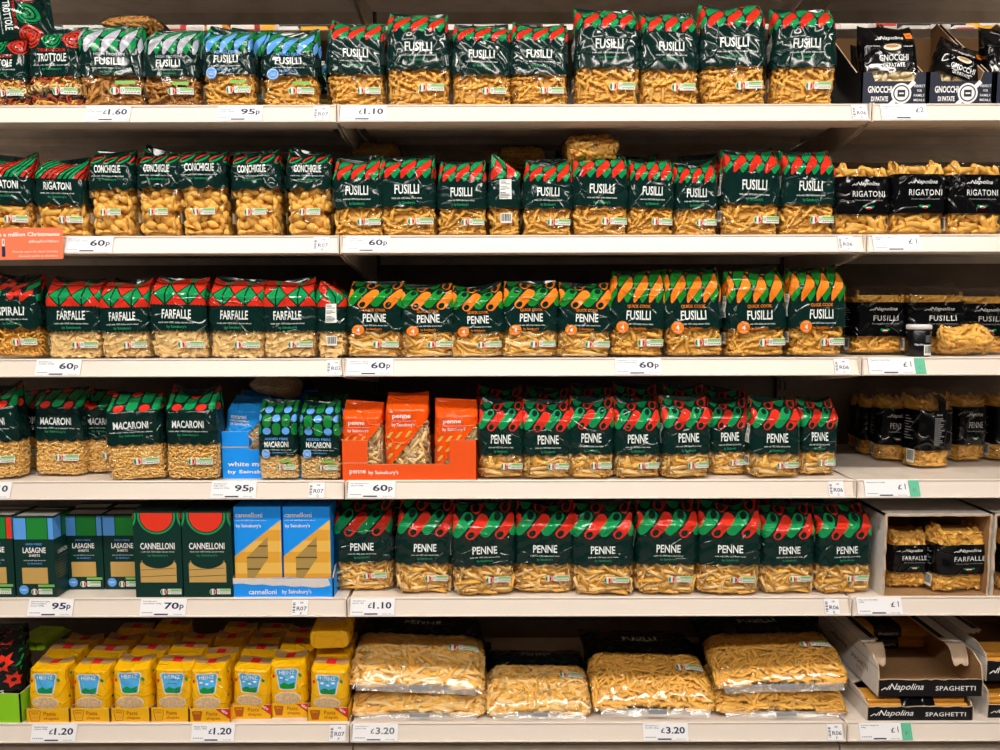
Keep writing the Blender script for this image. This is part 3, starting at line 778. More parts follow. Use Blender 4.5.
def spawn(pr, loc, w=None, h=None, d=None, rot=(0, 0, 0), label='', cat='pasta bag', group=None):
    t = thing(pr['n'], label, cat, loc, group, rot, ((w or pr['W']) / pr['W'], (d or pr['D']) / pr['D'], (h or pr['H']) / pr['H']))
    made = {}
    for n, me, l in pr['parts']:
        o = bpy.data.objects.new(n, me); COL.objects.link(o); o.parent = t
        for up in ON.get(n, ()):           # what is stuck on another part hangs under it
            if up in made: o.parent = made[up]; break
        made[n] = o
        if l == 'stuff': o['kind'] = 'stuff'
        elif l: o['label'] = l
    return t

# clear bags with a black paper-like band (Italian brand in white script)
def script_logo(mb, sf, cx, cz, h, w, m, o):
    ink(mb, sf, text('Napolina', cx, cz, h, w, bold=.006, shear=.35), m, o)
    ink(mb, sf, stroke([(cx - w * .72, cz - h * .30), (cx - w * .60, cz + h * .02), (cx - w * .56, cz - h * .25), (cx - w * .48, cz + h * .25)], h * .11), m, o)
NAP = {'rigatoni': ('RIGATONI', 'rigatoni', ['gold'], .135, .180, .066, .27, .735, .58),
       'fusilli': ('FUSILLI', 'fusilli', ['gold'], .150, .165, .075, .27, .74, .46),
       'penne': ('PENNE', 'penne', ['gold'], .125, .200, .08, .24, .74, .42),
       'farfalle': ('FARFALLE', 'bow', ['gold'], .125, .205, .08, .27, .68, .58)}
def proto_band(kind, var, back=False):
    key = ('band', kind, var, back)
    if key in _PROTO: return _PROTO[key]
    ti, pk, pm, W, H, D, b0, b1, tw = NAP[kind]; seed = 900 + var * 17 + len(kind) * 3
    P = Pouch(W, H, D, seed, tc=.80, ta=.84, ylean=.18, dtop=.22, squash=.9, bulge=.12, ear=.012, gus=.05)
    fl = MB(); P.shell(fl, FILM, 0.0, H, ns=120, nz=44, cap0=True, cap1=True)
    pa = MB(); P.fill(pa, pk, [PM[m] for m in pm], .002, H * .85, seed, DENS[pk])
    bd = MB(); P.shell(bd, M['black'], H * b0, H * b1, ns=120, nz=26, o=.0008)
    mz = H * (b0 + b1) / 2; bh = H * (b1 - b0); x = W * .06
    if back:
        ink(bd, P, rect(-W * .06, W * .18, H * b1 * .98, H * .93), M['black'], .0012)
        for q in range(14): ink(bd, P, rect(-W * .16, W * (.08 + .06 * math.sin(q * 2.3)), mz + bh * (.28 - q * .05), mz + bh * (.305 - q * .05)), M['grey'], .0012)
        ink(bd, P, text('Napolina', -W * .02, mz + bh * .38, bh * .06, W * .18, shear=.35), M['white'], .0012)
    else:
        script_logo(bd, P, x, mz + bh * .29, bh * .13, W * .42, M['white'], .0012)
        ink(bd, P, text(ti, x, mz + bh * .03, bh * .155, W * tw, space=1.1), M['white'], .0012)
        ink(bd, P, text('Durum wheat semolina pasta', x, mz - bh * .14, bh * .055, W * .5, shear=.2), M['grey'], .0012)
        ink(bd, P, poly(ell(x - .006, mz - bh * .32, .008, .0028, 14, -.2)), M['leaf'], .0012); ink(bd, P, poly(ell(x + .006, mz - bh * .32, .008, .0028, 14, .2)), M['leaf'], .0012)
        ink(bd, P, poly(ell(x, mz - bh * .34, .007, .0022, 14)), M['white'], .0015); ink(bd, P, poly(ell(x, mz - bh * .36, .006, .0018, 14)), M['tape'], .0017)
    for q in range(9): ink(bd, P, rect(-P.corner - .03, -P.corner - .03 + .012 + .01 * (q % 3) * .7, mz + bh * (.32 - q * .07), mz + bh * (.34 - q * .07)), M['grey'], .0012)
    sd = MB(); barcode_ink(sd, P, -P.corner - .022, -P.corner + .002, H * .07, H * .24)
    _PROTO[key] = pack(kind + '_bag', [('clear_film', fl, None), ('pasta', pa, 'stuff'), ('printed_band', bd, 'glossy black band with white lettering'), ('barcode_label', sd, 'white barcode')], P)
    return _PROTO[key]

# plain clear bag seen from its bare end (for bags that lie down)
def proto_plain(kind, pm, var, W=.12, H=.20, D=.07, printed=True):
    key = ('plain', kind, pm, var)
    if key in _PROTO: return _PROTO[key]
    P = Pouch(W, H, D, 700 + var * 7, tc=.6, ta=.78, bulge=.10, ear=.008, pillow=.26, sag=False)
    zb = H * (.45 if printed else .96); fl = MB(); P.shell(fl, FILM, 0.0, zb, ns=112, nz=30, cap0=True)
    pa = MB(); P.fill(pa, kind, [PM[pm]], .002, H * .66, 700 + var, DENS[kind], back=True); sl = MB(); P.shell(sl, M['green'], zb, H, ns=112, nz=24, cap1=True)
    sh = MB(); ink(sh, P, rect(-W * .36, W * .36, H * .40, H * .43), M['cream'], .0008)
    _PROTO[key] = pack(kind.replace('bow', 'farfalle').replace('elbow', 'macaroni') + '_bag', [('clear_film', fl, None), ('pasta', pa, 'stuff'), ('printed_sleeve', sl, None), ('film_seam', sh, None)], P)
    return _PROTO[key]

# value bags with a slanting coloured front
def proto_slant(name, col, title, var, pk='penne', pm=('beige', 'pale')):
    key = ('slant', name, col, var)
    if key in _PROTO: return _PROTO[key]
    W, H, D = .122, .205, .068; P = Pouch(W, H, D, 500 + var * 31, tc=.62, ta=.80, ylean=.25, ear=.012)
    def zf(S):
        x = np.clip(S / (W / 2), -1, 1); z = H * (.41 + .33 * x)
        a = np.abs(S); back = np.clip((a - P.corner - .03) / .03, 0, 1)
        return z * (1 - back) + H * .4 * back
    sl = MB(); P.shell(sl, M[col], zf, H, ns=150, nz=40, cap1=True)
    ink(sl, P, text(title, -W * .12, H * .73, H * .055, W * .40, bold=.02), M['white'], .0008)
    ink(sl, P, rect(-W * .34, W * .2, H * .683, H * .686), M['white'], .0008)
    ink(sl, P, text("by Sainsbury's", -W * .08, H * .635, H * .05, W * .5, bold=.012), M['white'], .0008)
    if col == 'ofilm':
        for (a, b) in ((-.38, .52), (-.19, .52), (.02, .53), (-.40, .39), (-.2, .39), (-.39, .27)):
            x, z = a * W, b * H; q = W * .055
            ink(sl, P, poly([(x - q * 1.4, z - q * 1.1), (x - q * .2, z - q * 1.1), (x + q * 1.6, z + q * 1.1), (x + q * .4, z + q * 1.1)]), M['straw'], .0008)
    else:
        ink(sl, P, ring(W * .2, H * .42, W * .12, W * .12, W * .012), M['white'], .0008); ink(sl, P, poly(ell(W * .2, H * .42, W * .1, W * .1)), M[col], .001)
        ink(sl, P, text('white macaroni', -W * .1, H * .68, H * .03, W * .5), M['white'], .0008)
    fl = MB(); P.shell(fl, FILM, 0.0, zf, ns=120, nz=30, cap0=True)
    pa = MB(); P.fill(pa, pk, [PM[m] for m in pm], .002, H * .80, 500 + var, 1.0)
    sd = MB(); panel_ink(sd, P, -P.corner - .016, -P.corner + .004, H * .05, H * .36)
    _PROTO[key] = pack(name, [('printed_sleeve', sl, None), ('clear_film', fl, None), ('pasta', pa, 'stuff'), ('back_label', sd, 'white ingredients panel at the side')], P)
    return _PROTO[key]

# yellow children's pasta bags
def proto_yellow(var, leaf=True):
    key = ('yellow', var, leaf)
    if key in _PROTO: return _PROTO[key]
    W, H, D = .107, .165, .064; P = Pouch(W, H, D, 300 + var * 13, tc=.7, ta=.86, ylean=.42, dtop=.10, squash=.45, bulge=.14, gus=.06, ear=.008)
    sl = MB(); P.shell(sl, M['yellow'], 0.0, H * .95, ns=112, nz=40, cap0=True)
    cz = H * .63; a = W * .315
    sh = [(-a * .92, cz + H * .14), (-a * .80, cz + H * .165), (a * .80, cz + H * .165), (a * .92, cz + H * .14), (a * .92, cz + H * .11), (a * .84, cz + H * .07), (a * .66, cz - H * .135), (a * .5, cz - H * .155), (-a * .5, cz - H * .155), (-a * .66, cz - H * .135), (-a * .84, cz + H * .07), (-a * .92, cz + H * .11)]
    big = [(x * 1.12, cz + (z - cz) * 1.12) for x, z in sh]
    ink(sl, P, poly(big), M['cream'], .0006); ink(sl, P, poly(sh), M['sky'], .0010)
    hill = [(-a * .66, cz - H * .09), (-a * .3, cz - H * .05), (a * .1, cz - H * .08), (a * .66, cz - H * .04), (a * .60, cz - H * .135), (a * .48, cz - H * .15), (-a * .48, cz - H * .15), (-a * .60, cz - H * .135)]
    ink(sl, P, poly(hill), M['leaf'] if leaf else M['leafdark'], .0014)
    ink(sl, P, text('HEINZ', 0, cz + H * .115, H * .065, a * 1.35, bold=.012), M['white'], .0014)
    if not leaf:
        for x, z in ((-.5, .03), (.45, .04), (0, .0)): ink(sl, P, poly(ell(x * a, cz + z * H, a * .16, a * .08, 12)), M['white'], .0014)
    ink(sl, P, text('Pasta shapes', -W * .0, H * .055, H * .035, W * .42), M['orange'], .0008)
    for q in range(7): ink(sl, P, poly(ell(P.corner + .012 + .014 * math.sin(q * 2.1), H * (.2 + q * .09), .005, .0035, 8, q)), M[('red', 'orange', 'leaf', 'tan')[q % 4]], .0008)
    ink(sl, P, poly(ell(W * .36, H * .70, .004, .006, 10, .5)), M['leaf'], .0008); ink(sl, P, poly(ell(-W * .38, H * .68, .004, .005, 10)), M['red'], .0008)
    tp = MB(); P.shell(tp, M['tan'], H * .95, H, ns=112, nz=8, cap1=True)
    rt = MB(); ink(rt, P, rect(-W * .13, W * .13, H * .95, H * .997), M['tape'], .0010)
    wn = MB(); oz = H * .325; ink(wn, P, ring(0, oz, W * .35, H * .105, .0022, 28), M['cream'], .0010); ink(wn, P, poly(ell(0, oz, W * .335, H * .095, 26)), PM['beige'], .0007)
    g = random.Random(var); (V, F), *_ = TEMPL['bit']; V = np.array(V)
    for q in range(120):
        r = math.sqrt(g.random()); an = g.uniform(0, 2 * PI); sx, sz = r * W * .31 * math.cos(an), oz + r * H * .08 * math.sin(an); th = g.uniform(0, PI)
        c = P.off(np.array([sx]), np.array([sz]), .0012 + g.uniform(0, .0006))[0]
        X = V[:, 0] * math.cos(th) - V[:, 1] * math.sin(th); Z = V[:, 0] * math.sin(th) + V[:, 1] * math.cos(th)
        wn.add(np.stack([c[0] + X * .8, c[1] + V[:, 2], c[2] + Z * .8], -1), F, PM['beige'])
    _PROTO[key] = pack('pasta_shapes_bag', [('printed_sleeve', sl, None), ('top_fold', tp, 'tan folded film top'), ('red_tape', rt, 'red closing tape'), ('pasta_window', wn, 'oval window of small pasta shapes')], P)
    return _PROTO[key]

# large catering bags lying on their backs
def proto_large(title, pk, var):
    key = ('large', title, var)
    if key in _PROTO: return _PROTO[key]
    W, H, D = .335, .43, .105; P = Pouch(W, H, D, 1200 + var * 19, r=.050, tc=.42, ta=.50, ylean=.10, dtop=.16, bulge=.10, gus=.02, amp=2.0, ear=.02, pillow=.34); P.h = .012
    zb = H * .40; zf = edge_fn('scallop' if pk == 'penne' else 'wave', zb)
    sl = MB(); P.shell(sl, M['bigblack'], zf, H, ns=150, nz=40, cap1=True)
    pr = p_penne(W, H * .84, H * .995, M['bigred'], M['fogreen'], W * .5, M['bigblack']) if pk == 'penne' else p_fusilli(W, H * .84, H * .995, M['bigred'], M['fogreen'], W * .5)
    for T, m in pr: ink(sl, P, T, m, .0007 + (.0004 if m is M['bigblack'] else 0))
    ink(sl, P, text(title, 0, H * .64, H * .12, W * .30, bold=.03, space=1.1), M['white'], .0012)
    ink(sl, P, text('made with 100% Italian durum wheat', 0, H * .59, H * .02, W * .42), M['grey'], .0012); ink(sl, P, text("by Sainsbury's", 0, H * .55, H * .03, W * .22), M['ink'], .0012)
    fl = MB(); P.shell(fl, clear_large(), 0.0, zf, ns=150, nz=40, cap0=True)
    pa = MB(); P.fill(pa, pk, [PM['gold']] if pk == 'fusilli' else [PM['gold'], PM['pale']], .012, H * .52, 1200 + var, 1.25)
    la = MB(); label_ink(la, P, W * .24, H * .24, 1.35)
    se = MB(); S = np.linspace(-W * .46, W * .46, 60); a = P.off(S, np.full(60, .0105), .0012); b = P.off(S, np.full(60, .0015), .0034); e = b + np.array([0, .006, -.005]); 
    se.add(np.concatenate([a, b, e]), [(i, i + 1, 61 + i, 60 + i) for i in range(59)] + [(60 + i, 61 + i, 121 + i, 120 + i) for i in range(59)], FILM_MILKY, True)
    ink(se, P, rect(-.02, .03, .002, .0085), M['labelink'], .0045)
    _PROTO[key] = pack('large_pasta_bag', [('printed_sleeve', sl, None), ('clear_film', fl, None), ('pasta', pa, 'stuff'), ('nutrition_label', la, 'white and green nutrition label with flag badge'), ('bottom_seam', se, 'milky sealed film seam')], P)
    return _PROTO[key]
def clear_large():
    return MATS.get('loose clear film') or clear_film('loose clear film', scale=15.0, strength=.30)

# ------------------------------------------------------------------ the setting
DEPTH = .50
JOINT = [-1.632, -.3805, .8715, 2.1235]
BAYN = ['left bay', 'middle bay', 'right bay']
RAILV = [None, 105.0, 235.5, 358.0, 480.0, 597.0, 722.0]
ZS = [CAMZ + .885] + [at(500, v, 0).z for v in RAILV[1:]]
ORDW = ['first', 'second', 'third', 'fourth', 'fifth', 'sixth', 'seventh', 'eighth', 'ninth', 'tenth', 'eleventh', 'twelfth', 'thirteenth']
SHN = ['overhead', 'top', 'second', 'third', 'fourth', 'fifth', 'bottom']
RL, RPHI = .0465, R(21)
def rail_surf(i, x):
    return Flat((x, -RL * math.sin(RPHI), ZS[i] - RL * math.cos(RPHI)), (1, 0, 0), (0, math.sin(RPHI), math.cos(RPHI)))

def struct(o): o['kind'] = 'structure'; return o
fm = mat('floor vinyl', '#8a8178', rough=.3)
mb = MB(); mb.box(-5, 5, -6, 4, -.05, 0, fm); struct(mb.obj('floor'))
cm_ = mat('ceiling tile', '#7d7973', rough=.8)
mb = MB(); mb.box(-5, 5, -6, 4, 3.6, 3.65, cm_); struct(mb.obj('ceiling'))

# lamps under the ceiling: long fluorescent fittings along the aisle
tube_m = bpy.data.materials.new('fluorescent tube'); tube_m.use_nodes = True
tb_ = tube_m.node_tree; tb_.nodes.clear(); e_ = tb_.nodes.new('ShaderNodeEmission'); o_ = tb_.nodes.new('ShaderNodeOutputMaterial')
e_.inputs[0].default_value = (*LAMP_COLOR, 1); e_.inputs[1].default_value = LAMP_STRENGTH; tb_.links.new(e_.outputs[0], o_.inputs[0])
for k, (y, wording) in enumerate(((-1.35, 'nearest the pasta shelves'), (-2.75, 'over the far side of the aisle'), (1.7, 'in the aisle behind the shelves'))):
    t = thing('ceiling_light', 'long white fluorescent light fitting under the ceiling, ' + wording, 'light', (0, y, 3.18))
    mb = MB(); mb.box(-2.6, 2.6, -.09, .09, .012, .07, M['steel'], .006); mb.obj('housing', t)
    mb = MB(); mb.box(-2.55, 2.55, -.075, .075, 0, .012, tube_m); mb.obj('diffuser', t)
    mb = MB()
    for x in (-1.8, 1.8): mb.box(x - .005, x + .005, -.005, .005, .07, .425, M['steel'])
    mb.obj('hanger', t)

# back panels and slotted uprights
for b in range(3):
    mb = MB(); x0, x1 = JOINT[b], JOINT[b + 1]; top = ZS[1] + .325; z = .06; k = 0
    while z < top - .01:
        z1 = min(z + .30, top); mb.box(x0 + .001, x1 - .001, DEPTH + .012, DEPTH + .03, z + .0015, z1 - .0015, M['panel'], .0012); z = z1
    mb.box(x0 + .001, x1 - .001, DEPTH + .02, DEPTH + .036, .06, top, M['dark'])
    o = mb.obj('wall_back'); struct(o)
    mb = MB(); mb.box(x0 + .001, x1 - .001, DEPTH + .004, DEPTH + .036, top, top + .028, M['steel'], .003)
    t = mb.obj('top_rail'); tag(t, 'cream steel rail capping the back panel of the %s, above the top shelf' % BAYN[b], 'rail')
for j, x in enumerate(JOINT):
    mb = MB(); mb.box(x - .016, x + .016, DEPTH - .012, DEPTH + .012, 0, ZS[0] + .1, M['panel'], .002)
    for q in range(44):
        z = .1 + q * .05
        for s in (-.007, .007): mb.box(x + s - .0025, x + s + .0025, DEPTH - .0126, DEPTH - .0110, z, z + .03, M['dark'])
    o = mb.obj('shelf_upright'); tag(o, 'slotted steel upright at the ' + ['far left end', 'joint of left and middle bays', 'joint of middle and right bays', 'far right end'][j], 'upright')
# plinths
for b in range(3):
    mb = MB(); mb.box(JOINT[b] + .002, JOINT[b + 1] - .002, .02, .06, 0, ZS[6] - .075, M['steel'], .002)
    tag(mb.obj('kick_plinth'), 'cream kick plinth under the bottom shelf of the ' + BAYN[b], 'plinth')

# shelves
def rail_profile():
    c, s = math.cos(RPHI), math.sin(RPHI)
    P = lambda h, n: (-RL * s + h * s - n * c, -RL * c + h * c + n * s)      # (y, z) from the rail top; n outwards
    out = [P(0, 0), P(.0005, .0030), P(.0025, .0034), P(.0040, .0022), P(.0045, .0004), P(RL - .0055, .0004), P(RL - .005, .0020), P(RL - .003, .0034), P(RL - .0005, .0028), P(RL, 0)]
    return out + [(.006, -.0005), (.006, -.0035), (-.001, -.0045), P(.004, -.003), P(.002, -.004), (.012, -RL * c + .0005), (.012, -RL * c - .0015)]
def make_shelf(i, b):
    t = thing('shelf', 'cream metal shelf with price rail, %s shelf of the %s' % (SHN[i], BAYN[b]), 'shelf', ((JOINT[b] + JOINT[b + 1]) / 2, 0, ZS[i]), 'shelves of the %s' % BAYN[b])
    w = (JOINT[b + 1] - JOINT[b]) / 2
    mb = MB(); x = w - .004
    mb.box(-x, x, .004, DEPTH - .002, -.007, -.003, M['steel'])
    mb.box(-x, x, .006, .009, -.040, -.007, M['steel']); mb.box(-x, x, .006, .045, -.043, -.040, M['steel'])          # front fold
    for y0, y1, dz in ((.13, .21, .020), (.30, .38, .020)): mb.box(-x * .94, x * .94, y0, y1, -.007 - dz, -.007, M['steel'], .002)
    mb.box(-x, x, DEPTH - .006, DEPTH - .002, -.040, -.007, M['steel'])
    mb.obj('deck', t)
    mb = MB(); pr = rail_profile(); n = len(pr); xr = w - .0034
    V = [(-xr, y, z) for y, z in pr] + [(xr, y, z) for y, z in pr]
    mb.add(V, [(k, (k + 1) % n, (k + 1) % n + n, k + n) for k in range(n)][::-1] + [tuple(range(n - 1, -1, -1)), tuple(range(n, 2 * n))], M['rail'])
    for s in (-1, 1): mb.box(s * xr - .0025, s * xr + .0012, -RL * math.sin(RPHI) * .98, .004, -RL * math.cos(RPHI), -.001, M['rail'])
    mb.obj('price_rail', t)
    for s in (-1, 1):
        mb = MB(); xx = s * (w - .005)
        mb.slab([(.014, -.012), (.014, -.047), (.06, -.055), (DEPTH - .02, -.105), (DEPTH - .008, -.105), (DEPTH - .008, -.010)], (xx + .0012, 0, 0), (0, 1, 0), (0, 0, 1), .0025, M['steel'])
        mb.obj('bracket', t)
for i in range(7):
    for b in range(3): make_shelf(i, b)

# distant stock seen over the back panel, on the shelf of the next aisle
bz = ZS[1] + .12
mb = MB(); mb.box(JOINT[0], JOINT[3], DEPTH + .05, DEPTH + .35, bz - .03, bz, M['steel'], .003); mb.box(JOINT[0], JOINT[3], DEPTH + .042, DEPTH + .05, bz - .05, bz + .03, M['steel'])
tag(mb.obj('rear_shelf'), 'cream shelf of the next aisle behind the top back rail', 'shelf')
g = random.Random(11); cols = ['lidwhite', 'whitecard', 'wink', 'label', 'lidwhite', 'redcard', 'ycard', 'whitecard', 'wink', 'label']
x = JOINT[0] + .05; rk = 0
while x < JOINT[3] - .1:
    w = g.uniform(.05, .085); hh = g.uniform(.262, .292); m1, m2 = M[g.choice(cols)], M[g.choice(cols)]
    mb = MB(); mb.box(x, x + w, DEPTH + .06, DEPTH + .13, bz + .0005, bz + hh, m1, .003)
    mb.box(x + .004, x + w - .004, DEPTH + .0592, DEPTH + .0605, bz + hh * .90, bz + hh * .97, m2)
    tag(mb.obj('grocery_carton'), 'small bright grocery carton glimpsed over the back rail above the top shelf', 'carton', 'cartons in the next aisle')
    x += w + g.uniform(.004, .02); rk += 1

# ------------------------------------------------------------------ tickets on the price rails
def ticket(i, u0, u1, v, price, lines, label, mint=None, faded=False, small=False):
    y = -.010; c = at((u0 + u1) / 2, v, y); w = (u1 - u0) / pxm(v, y); h = RL * .86
    sf0 = rail_surf(i, c.x); o = Vector(sf0.off(np.array([0.0]), np.array([RL * .07]), .0040)[0])
    t = MB(); sf = Flat(o, sf0.ux, sf0.uz)
    t.slab([(-w / 2, 0), (w / 2, 0), (w / 2, h), (-w / 2, h)], o, sf.ux, sf.uz, .0005, M['paper'])
    ik = M['labelink'] if faded else M['navy']; p = price
    if p.endswith('p'):
        ink(t, sf, text(p[:-1], w * .34, h * .60, h * .40, w * .32, bold=.025, align='r'), ik, .0003); ink(t, sf, text('p', w * .355, h * .50, h * .33, w * .09, bold=.02, align='l'), ik, .0003)
    else:
        big = len(p) > 2; ink(t, sf, text(p[1:], w * .43, h * (.60 if big else .62), h * (.40 if big else .34), (w * .42 if big else None), bold=.025 if big else .0, align='r'), ik, .0003)
        ink(t, sf, text('£', w * (.43 - (.42 if big else .06)) - w * .03, h * .585, h * .29, w * .085, bold=.015, align='r'), ik, .0003)
    for q, ln in enumerate(lines): ink(t, sf, text(ln, -w * .45, h * (.86 - .13 * q), h * .085, min(w * .42, len(ln) * w * .027), align='l', bold=.01), ik, .0003)
    ink(t, sf, rect(-w * .18, w * .12, h * .05, h * .13), ik, .0003)
    for q in range(6): ink(t, sf, rect(-w * .45 + q * w * .04, -w * .425 + q * w * .04, h * .17, h * .22), M['labelink'], .0003)
    ink(t, sf, text('18.0p/100g', w * .33, h * .09, h * .07, w * .2), M['labelink'], .0003)
    if mint:
        ink(t, sf, rect(w / 2 + .001, w / 2 + .026, 0, h), M['mint'], .0001); ink(t, sf, text(mint, w / 2 + .013, h * .4, h * .22, .007), M['labelink'], .0004)
    o = t.obj('price_ticket'); tag(o, label, 'price ticket', 'price tickets on the shelf rails')
def marker(i, u0, u1, v, code, sub, label):
    y = -.010; c = at((u0 + u1) / 2, v, y); w = (u1 - u0) / pxm(v, y); h = RL * .80
    sf0 = rail_surf(i, c.x); o = Vector(sf0.off(np.array([0.0]), np.array([RL * .08]), .0040)[0]); sf = Flat(o, sf0.ux, sf0.uz)
    t = MB(); t.slab([(-w / 2, 0), (w / 2, 0), (w / 2, h), (-w / 2, h)], o, sf.ux, sf.uz, .0005, M['paper'])
    ink(t, sf, text(code, w * .12, h * .44, h * .26, w * .62, bold=.01), M['navy'], .0003); ink(t, sf, text(sub, w * .1, h * .14, h * .15, w * .12), M['navy'], .0003)
    ink(t, sf, text('08', w * .1, h * .82, h * .12, w * .2), M['navy'], .0003)
    for q in range(7): ink(t, sf, rect(-w * .44, -w * .28, h * (.18 + q * .1), h * (.18 + q * .1) + h * (.035 + .03 * (q % 2))), M['navy'], .0003)
    tag(t.obj('shelf_location_tag'), label, 'shelf tag', 'shelf location tags')
TK = [(1, 86, 131, 114, '£1.60', ["Sainsbury's", 'high protein', 'fusilli 500g'], 'white price ticket reading £1.60 on the top rail'),
      (1, 218, 263, 114, '95p', ["Sainsbury's", 'added fibre', 'fusilli 500g'], 'white 95p price ticket on the top rail under blue topped fusilli bags'),
      (1, 341, 387, 114, '£1.10', ["Sainsbury's", 'fusilli 1kg'], 'white £1.10 price ticket on the top rail of the middle bay'),
      (2, 66, 113, 243.5, '60p', ["Sainsbury's", 'conchiglie 500g'], 'white 60p price ticket beside the orange banner on the second rail'),
      (2, 346, 390, 243.5, '60p', ["Sainsbury's", 'fusilli 500g'], 'white 60p price ticket at the left end of the middle bay second rail'),
      (3, 36, 81, 368, '60p', ["Sainsbury's", 'farfalle 500g'], 'white 60p price ticket under the farfalle bags on the third rail'),
      (3, 347, 393, 368, '60p', ["Sainsbury's quick", 'cook penne 500g'], 'white 60p price ticket under the quick cook penne bags'),
      (3, 615, 661, 368, '60p', ["Sainsbury's quick", 'cook fusilli 500g'], 'white 60p price ticket under the quick cook fusilli bags'),
      (4, -34, 11, 490, '£1.10', ["Sainsbury's", 'macaroni 1kg'], 'price ticket cut off by the photo edge under the macaroni bags'),
      (4, 211, 256, 490, '95p', ["Sainsbury's", 'high fibre', 'macaroni 500g'], 'white 95p price ticket on the fourth rail under the blue macaroni tray'),
      (4, 348, 395, 490, '60p', ["by Sainsbury's", 'penne 500g'], 'white 60p price ticket under the orange penne tray'),
      (5, 28, 73, 609, '95p', ["Sainsbury's high", 'fibre lasagne', 'sheets 500g'], 'white 95p price ticket under the lasagne boxes'),
      (5, 140, 186, 609, '70p', ["Sainsbury's", 'cannelloni 250g'], 'white 70p price ticket under the dark cannelloni boxes'),
      (5, 350, 394, 608, '£1.10', ["Sainsbury's", 'penne 1kg'], 'white £1.10 price ticket under the large penne bags on the fifth rail'),
      (6, 31, 76, 737, '£1.20', ['Heinz Pasta', 'shapes 340g'], 'left of two white £1.20 tickets on the bottom rail'),
      (6, 191, 234, 737, '£1.20', ['Heinz Pasta', 'shapes 340g'], 'right of two white £1.20 tickets on the bottom rail'),
      (6, 352, 397, 736, '£3.20', ["Sainsbury's", 'penne 3kg'], 'faded £3.20 ticket at the left end of the middle bay bottom rail'),
      (6, 642, 687, 736, '£3.20', ["Sainsbury's", 'fusilli 3kg'], 'clear white £3.20 ticket midway along the middle bay bottom rail')]
for a in TK: ticket(*a, faded='faded' in a[-1])
for i, u0, u1, v, p, ln, mt in ((1, 881, 927, 112, '£2', ['Napolina Gnocchi', '500g'], None), (2, 873, 920, 242, '£1', ['Napolina Rigatoni', '500g'], None), (3, 868, 914, 367, '£1', ['Napolina Fusilli 500g'], 'C'),
                         (4, 864, 908, 489, '£1', ['Napolina Penne 500g'], 'D'), (5, 856, 901, 607, '£1', ['Napolina Farfalle', '500g'], None), (6, 858, 900, 735, '£1', ['Napolina Spaghetti', '500g'], 'F')):
    nm = {1: 'gnocchi trays', 2: 'banded rigatoni bags', 3: 'shelf with the small black jar', 4: 'nearly empty shelf', 5: 'white farfalle carton', 6: 'spaghetti trays'}[i]
    ticket(i, u0, u1, v, p, ln, 'white %s price ticket below the %s in the right bay' % (p, nm), mint=mt)
for i, u, v, s in ((1, 322, 114, 'A'), (2, 321.5, 243, 'B'), (3, 334.5, 368, 'C'), (4, 316.5, 490, 'D'), (5, 299.5, 609, 'E'), (6, 337, 737, 'F')):
    marker(i, u - 8, u + 8, v, 'R07', s, 'small white R07 shelf tag on the %s rail' % SHN[i])
for i, u, v, s in ((1, 860, 113, 'A'), (2, 846, 243, 'A'), (3, 842, 368, 'C'), (4, 836, 490, 'D'), (5, 831.5, 608, 'E'), (6, 834, 736, 'F')):
    marker(i, u - 8, u + 7, v, 'R06', s, 'small white R06 shelf tag on the %s rail' % SHN[i])
# orange charity banner clipped to the second rail
c = at(14, 243, -.022); w, h = .235, .074; t = MB(); sf = Flat((c.x, -.026, c.z - h / 2), (1, 0, .012), (0, .04, 1))
t.slab([(-w / 2, 0), (w / 2, 0), (w / 2, h), (-w / 2, h)], sf.o, sf.ux, sf.uz, .0012, M['banner'])
ink(t, sf, text('help brighten a million Christmases', w * .47, h * .78, h * .17, w * .93, bold=.03, align='r'), M['bannerink']); ink(t, sf, text('#ShopForOthers', w * .46, h * .56, h * .11, w * .30, bold=.015, align='r'), M['bannerink'])
ink(t, sf, text('Priority items for local charities', w * .45, h * .24, h * .09, w * .46, shear=.2, align='r'), M['bannerink']); ink(t, sf, text('donation point at checkout', w * .45, h * .10, h * .09, w * .40, shear=.2, align='r'), M['bannerink'])
ink(t, sf, rect(-.027, -.019, h * .1, h * .42), M['navy']); ink(t, sf, rect(-.026, -.020, h * .44, h * .66), M['bannerink']); ink(t, sf, rect(-.0245, -.0215, h * .5, h * .62), M['navy'])
tag(t.obj('charity_banner'), 'orange charity banner card clipped over the second rail at the far left', 'sign')

# ------------------------------------------------------------------ the bags standing on the shelves
rnd = random.Random(3)
def shelf_z(i): return ZS[i] - .0026
def stand(kind, i, u0, u1, vt, y, label, var=0, yaw=0, roll=0, lean=0, cat=None, group=None, d=None, pr=None, wk=1.0, ground=None):
    pr = pr or proto(kind, var); D = d or pr['D']; z = shelf_z(i) if ground is None else ground
    vm = vt + 45; s = pxm(vm, y); xa = at(u0, vm, y).x; xb = at(u1, vm, y).x; x = (xa + xb) / 2
    side = D * .34 * abs(x) / (y - CAMY + D)         # what the flank adds to the outline
    w = (xb - xa - side) * wk; x += -side / 2 if x < 0 else side / 2
    if x > 0: pass
    h = (at((u0 + u1) / 2, vt, y + D * .55).z - z) * 1.02; w *= 1.03
    return spawn(pr, (x, y + D / 2, z), w, h, D, (R(-lean), R(roll), R(yaw)), label, cat or pr['n'].replace('_', ' '), group)
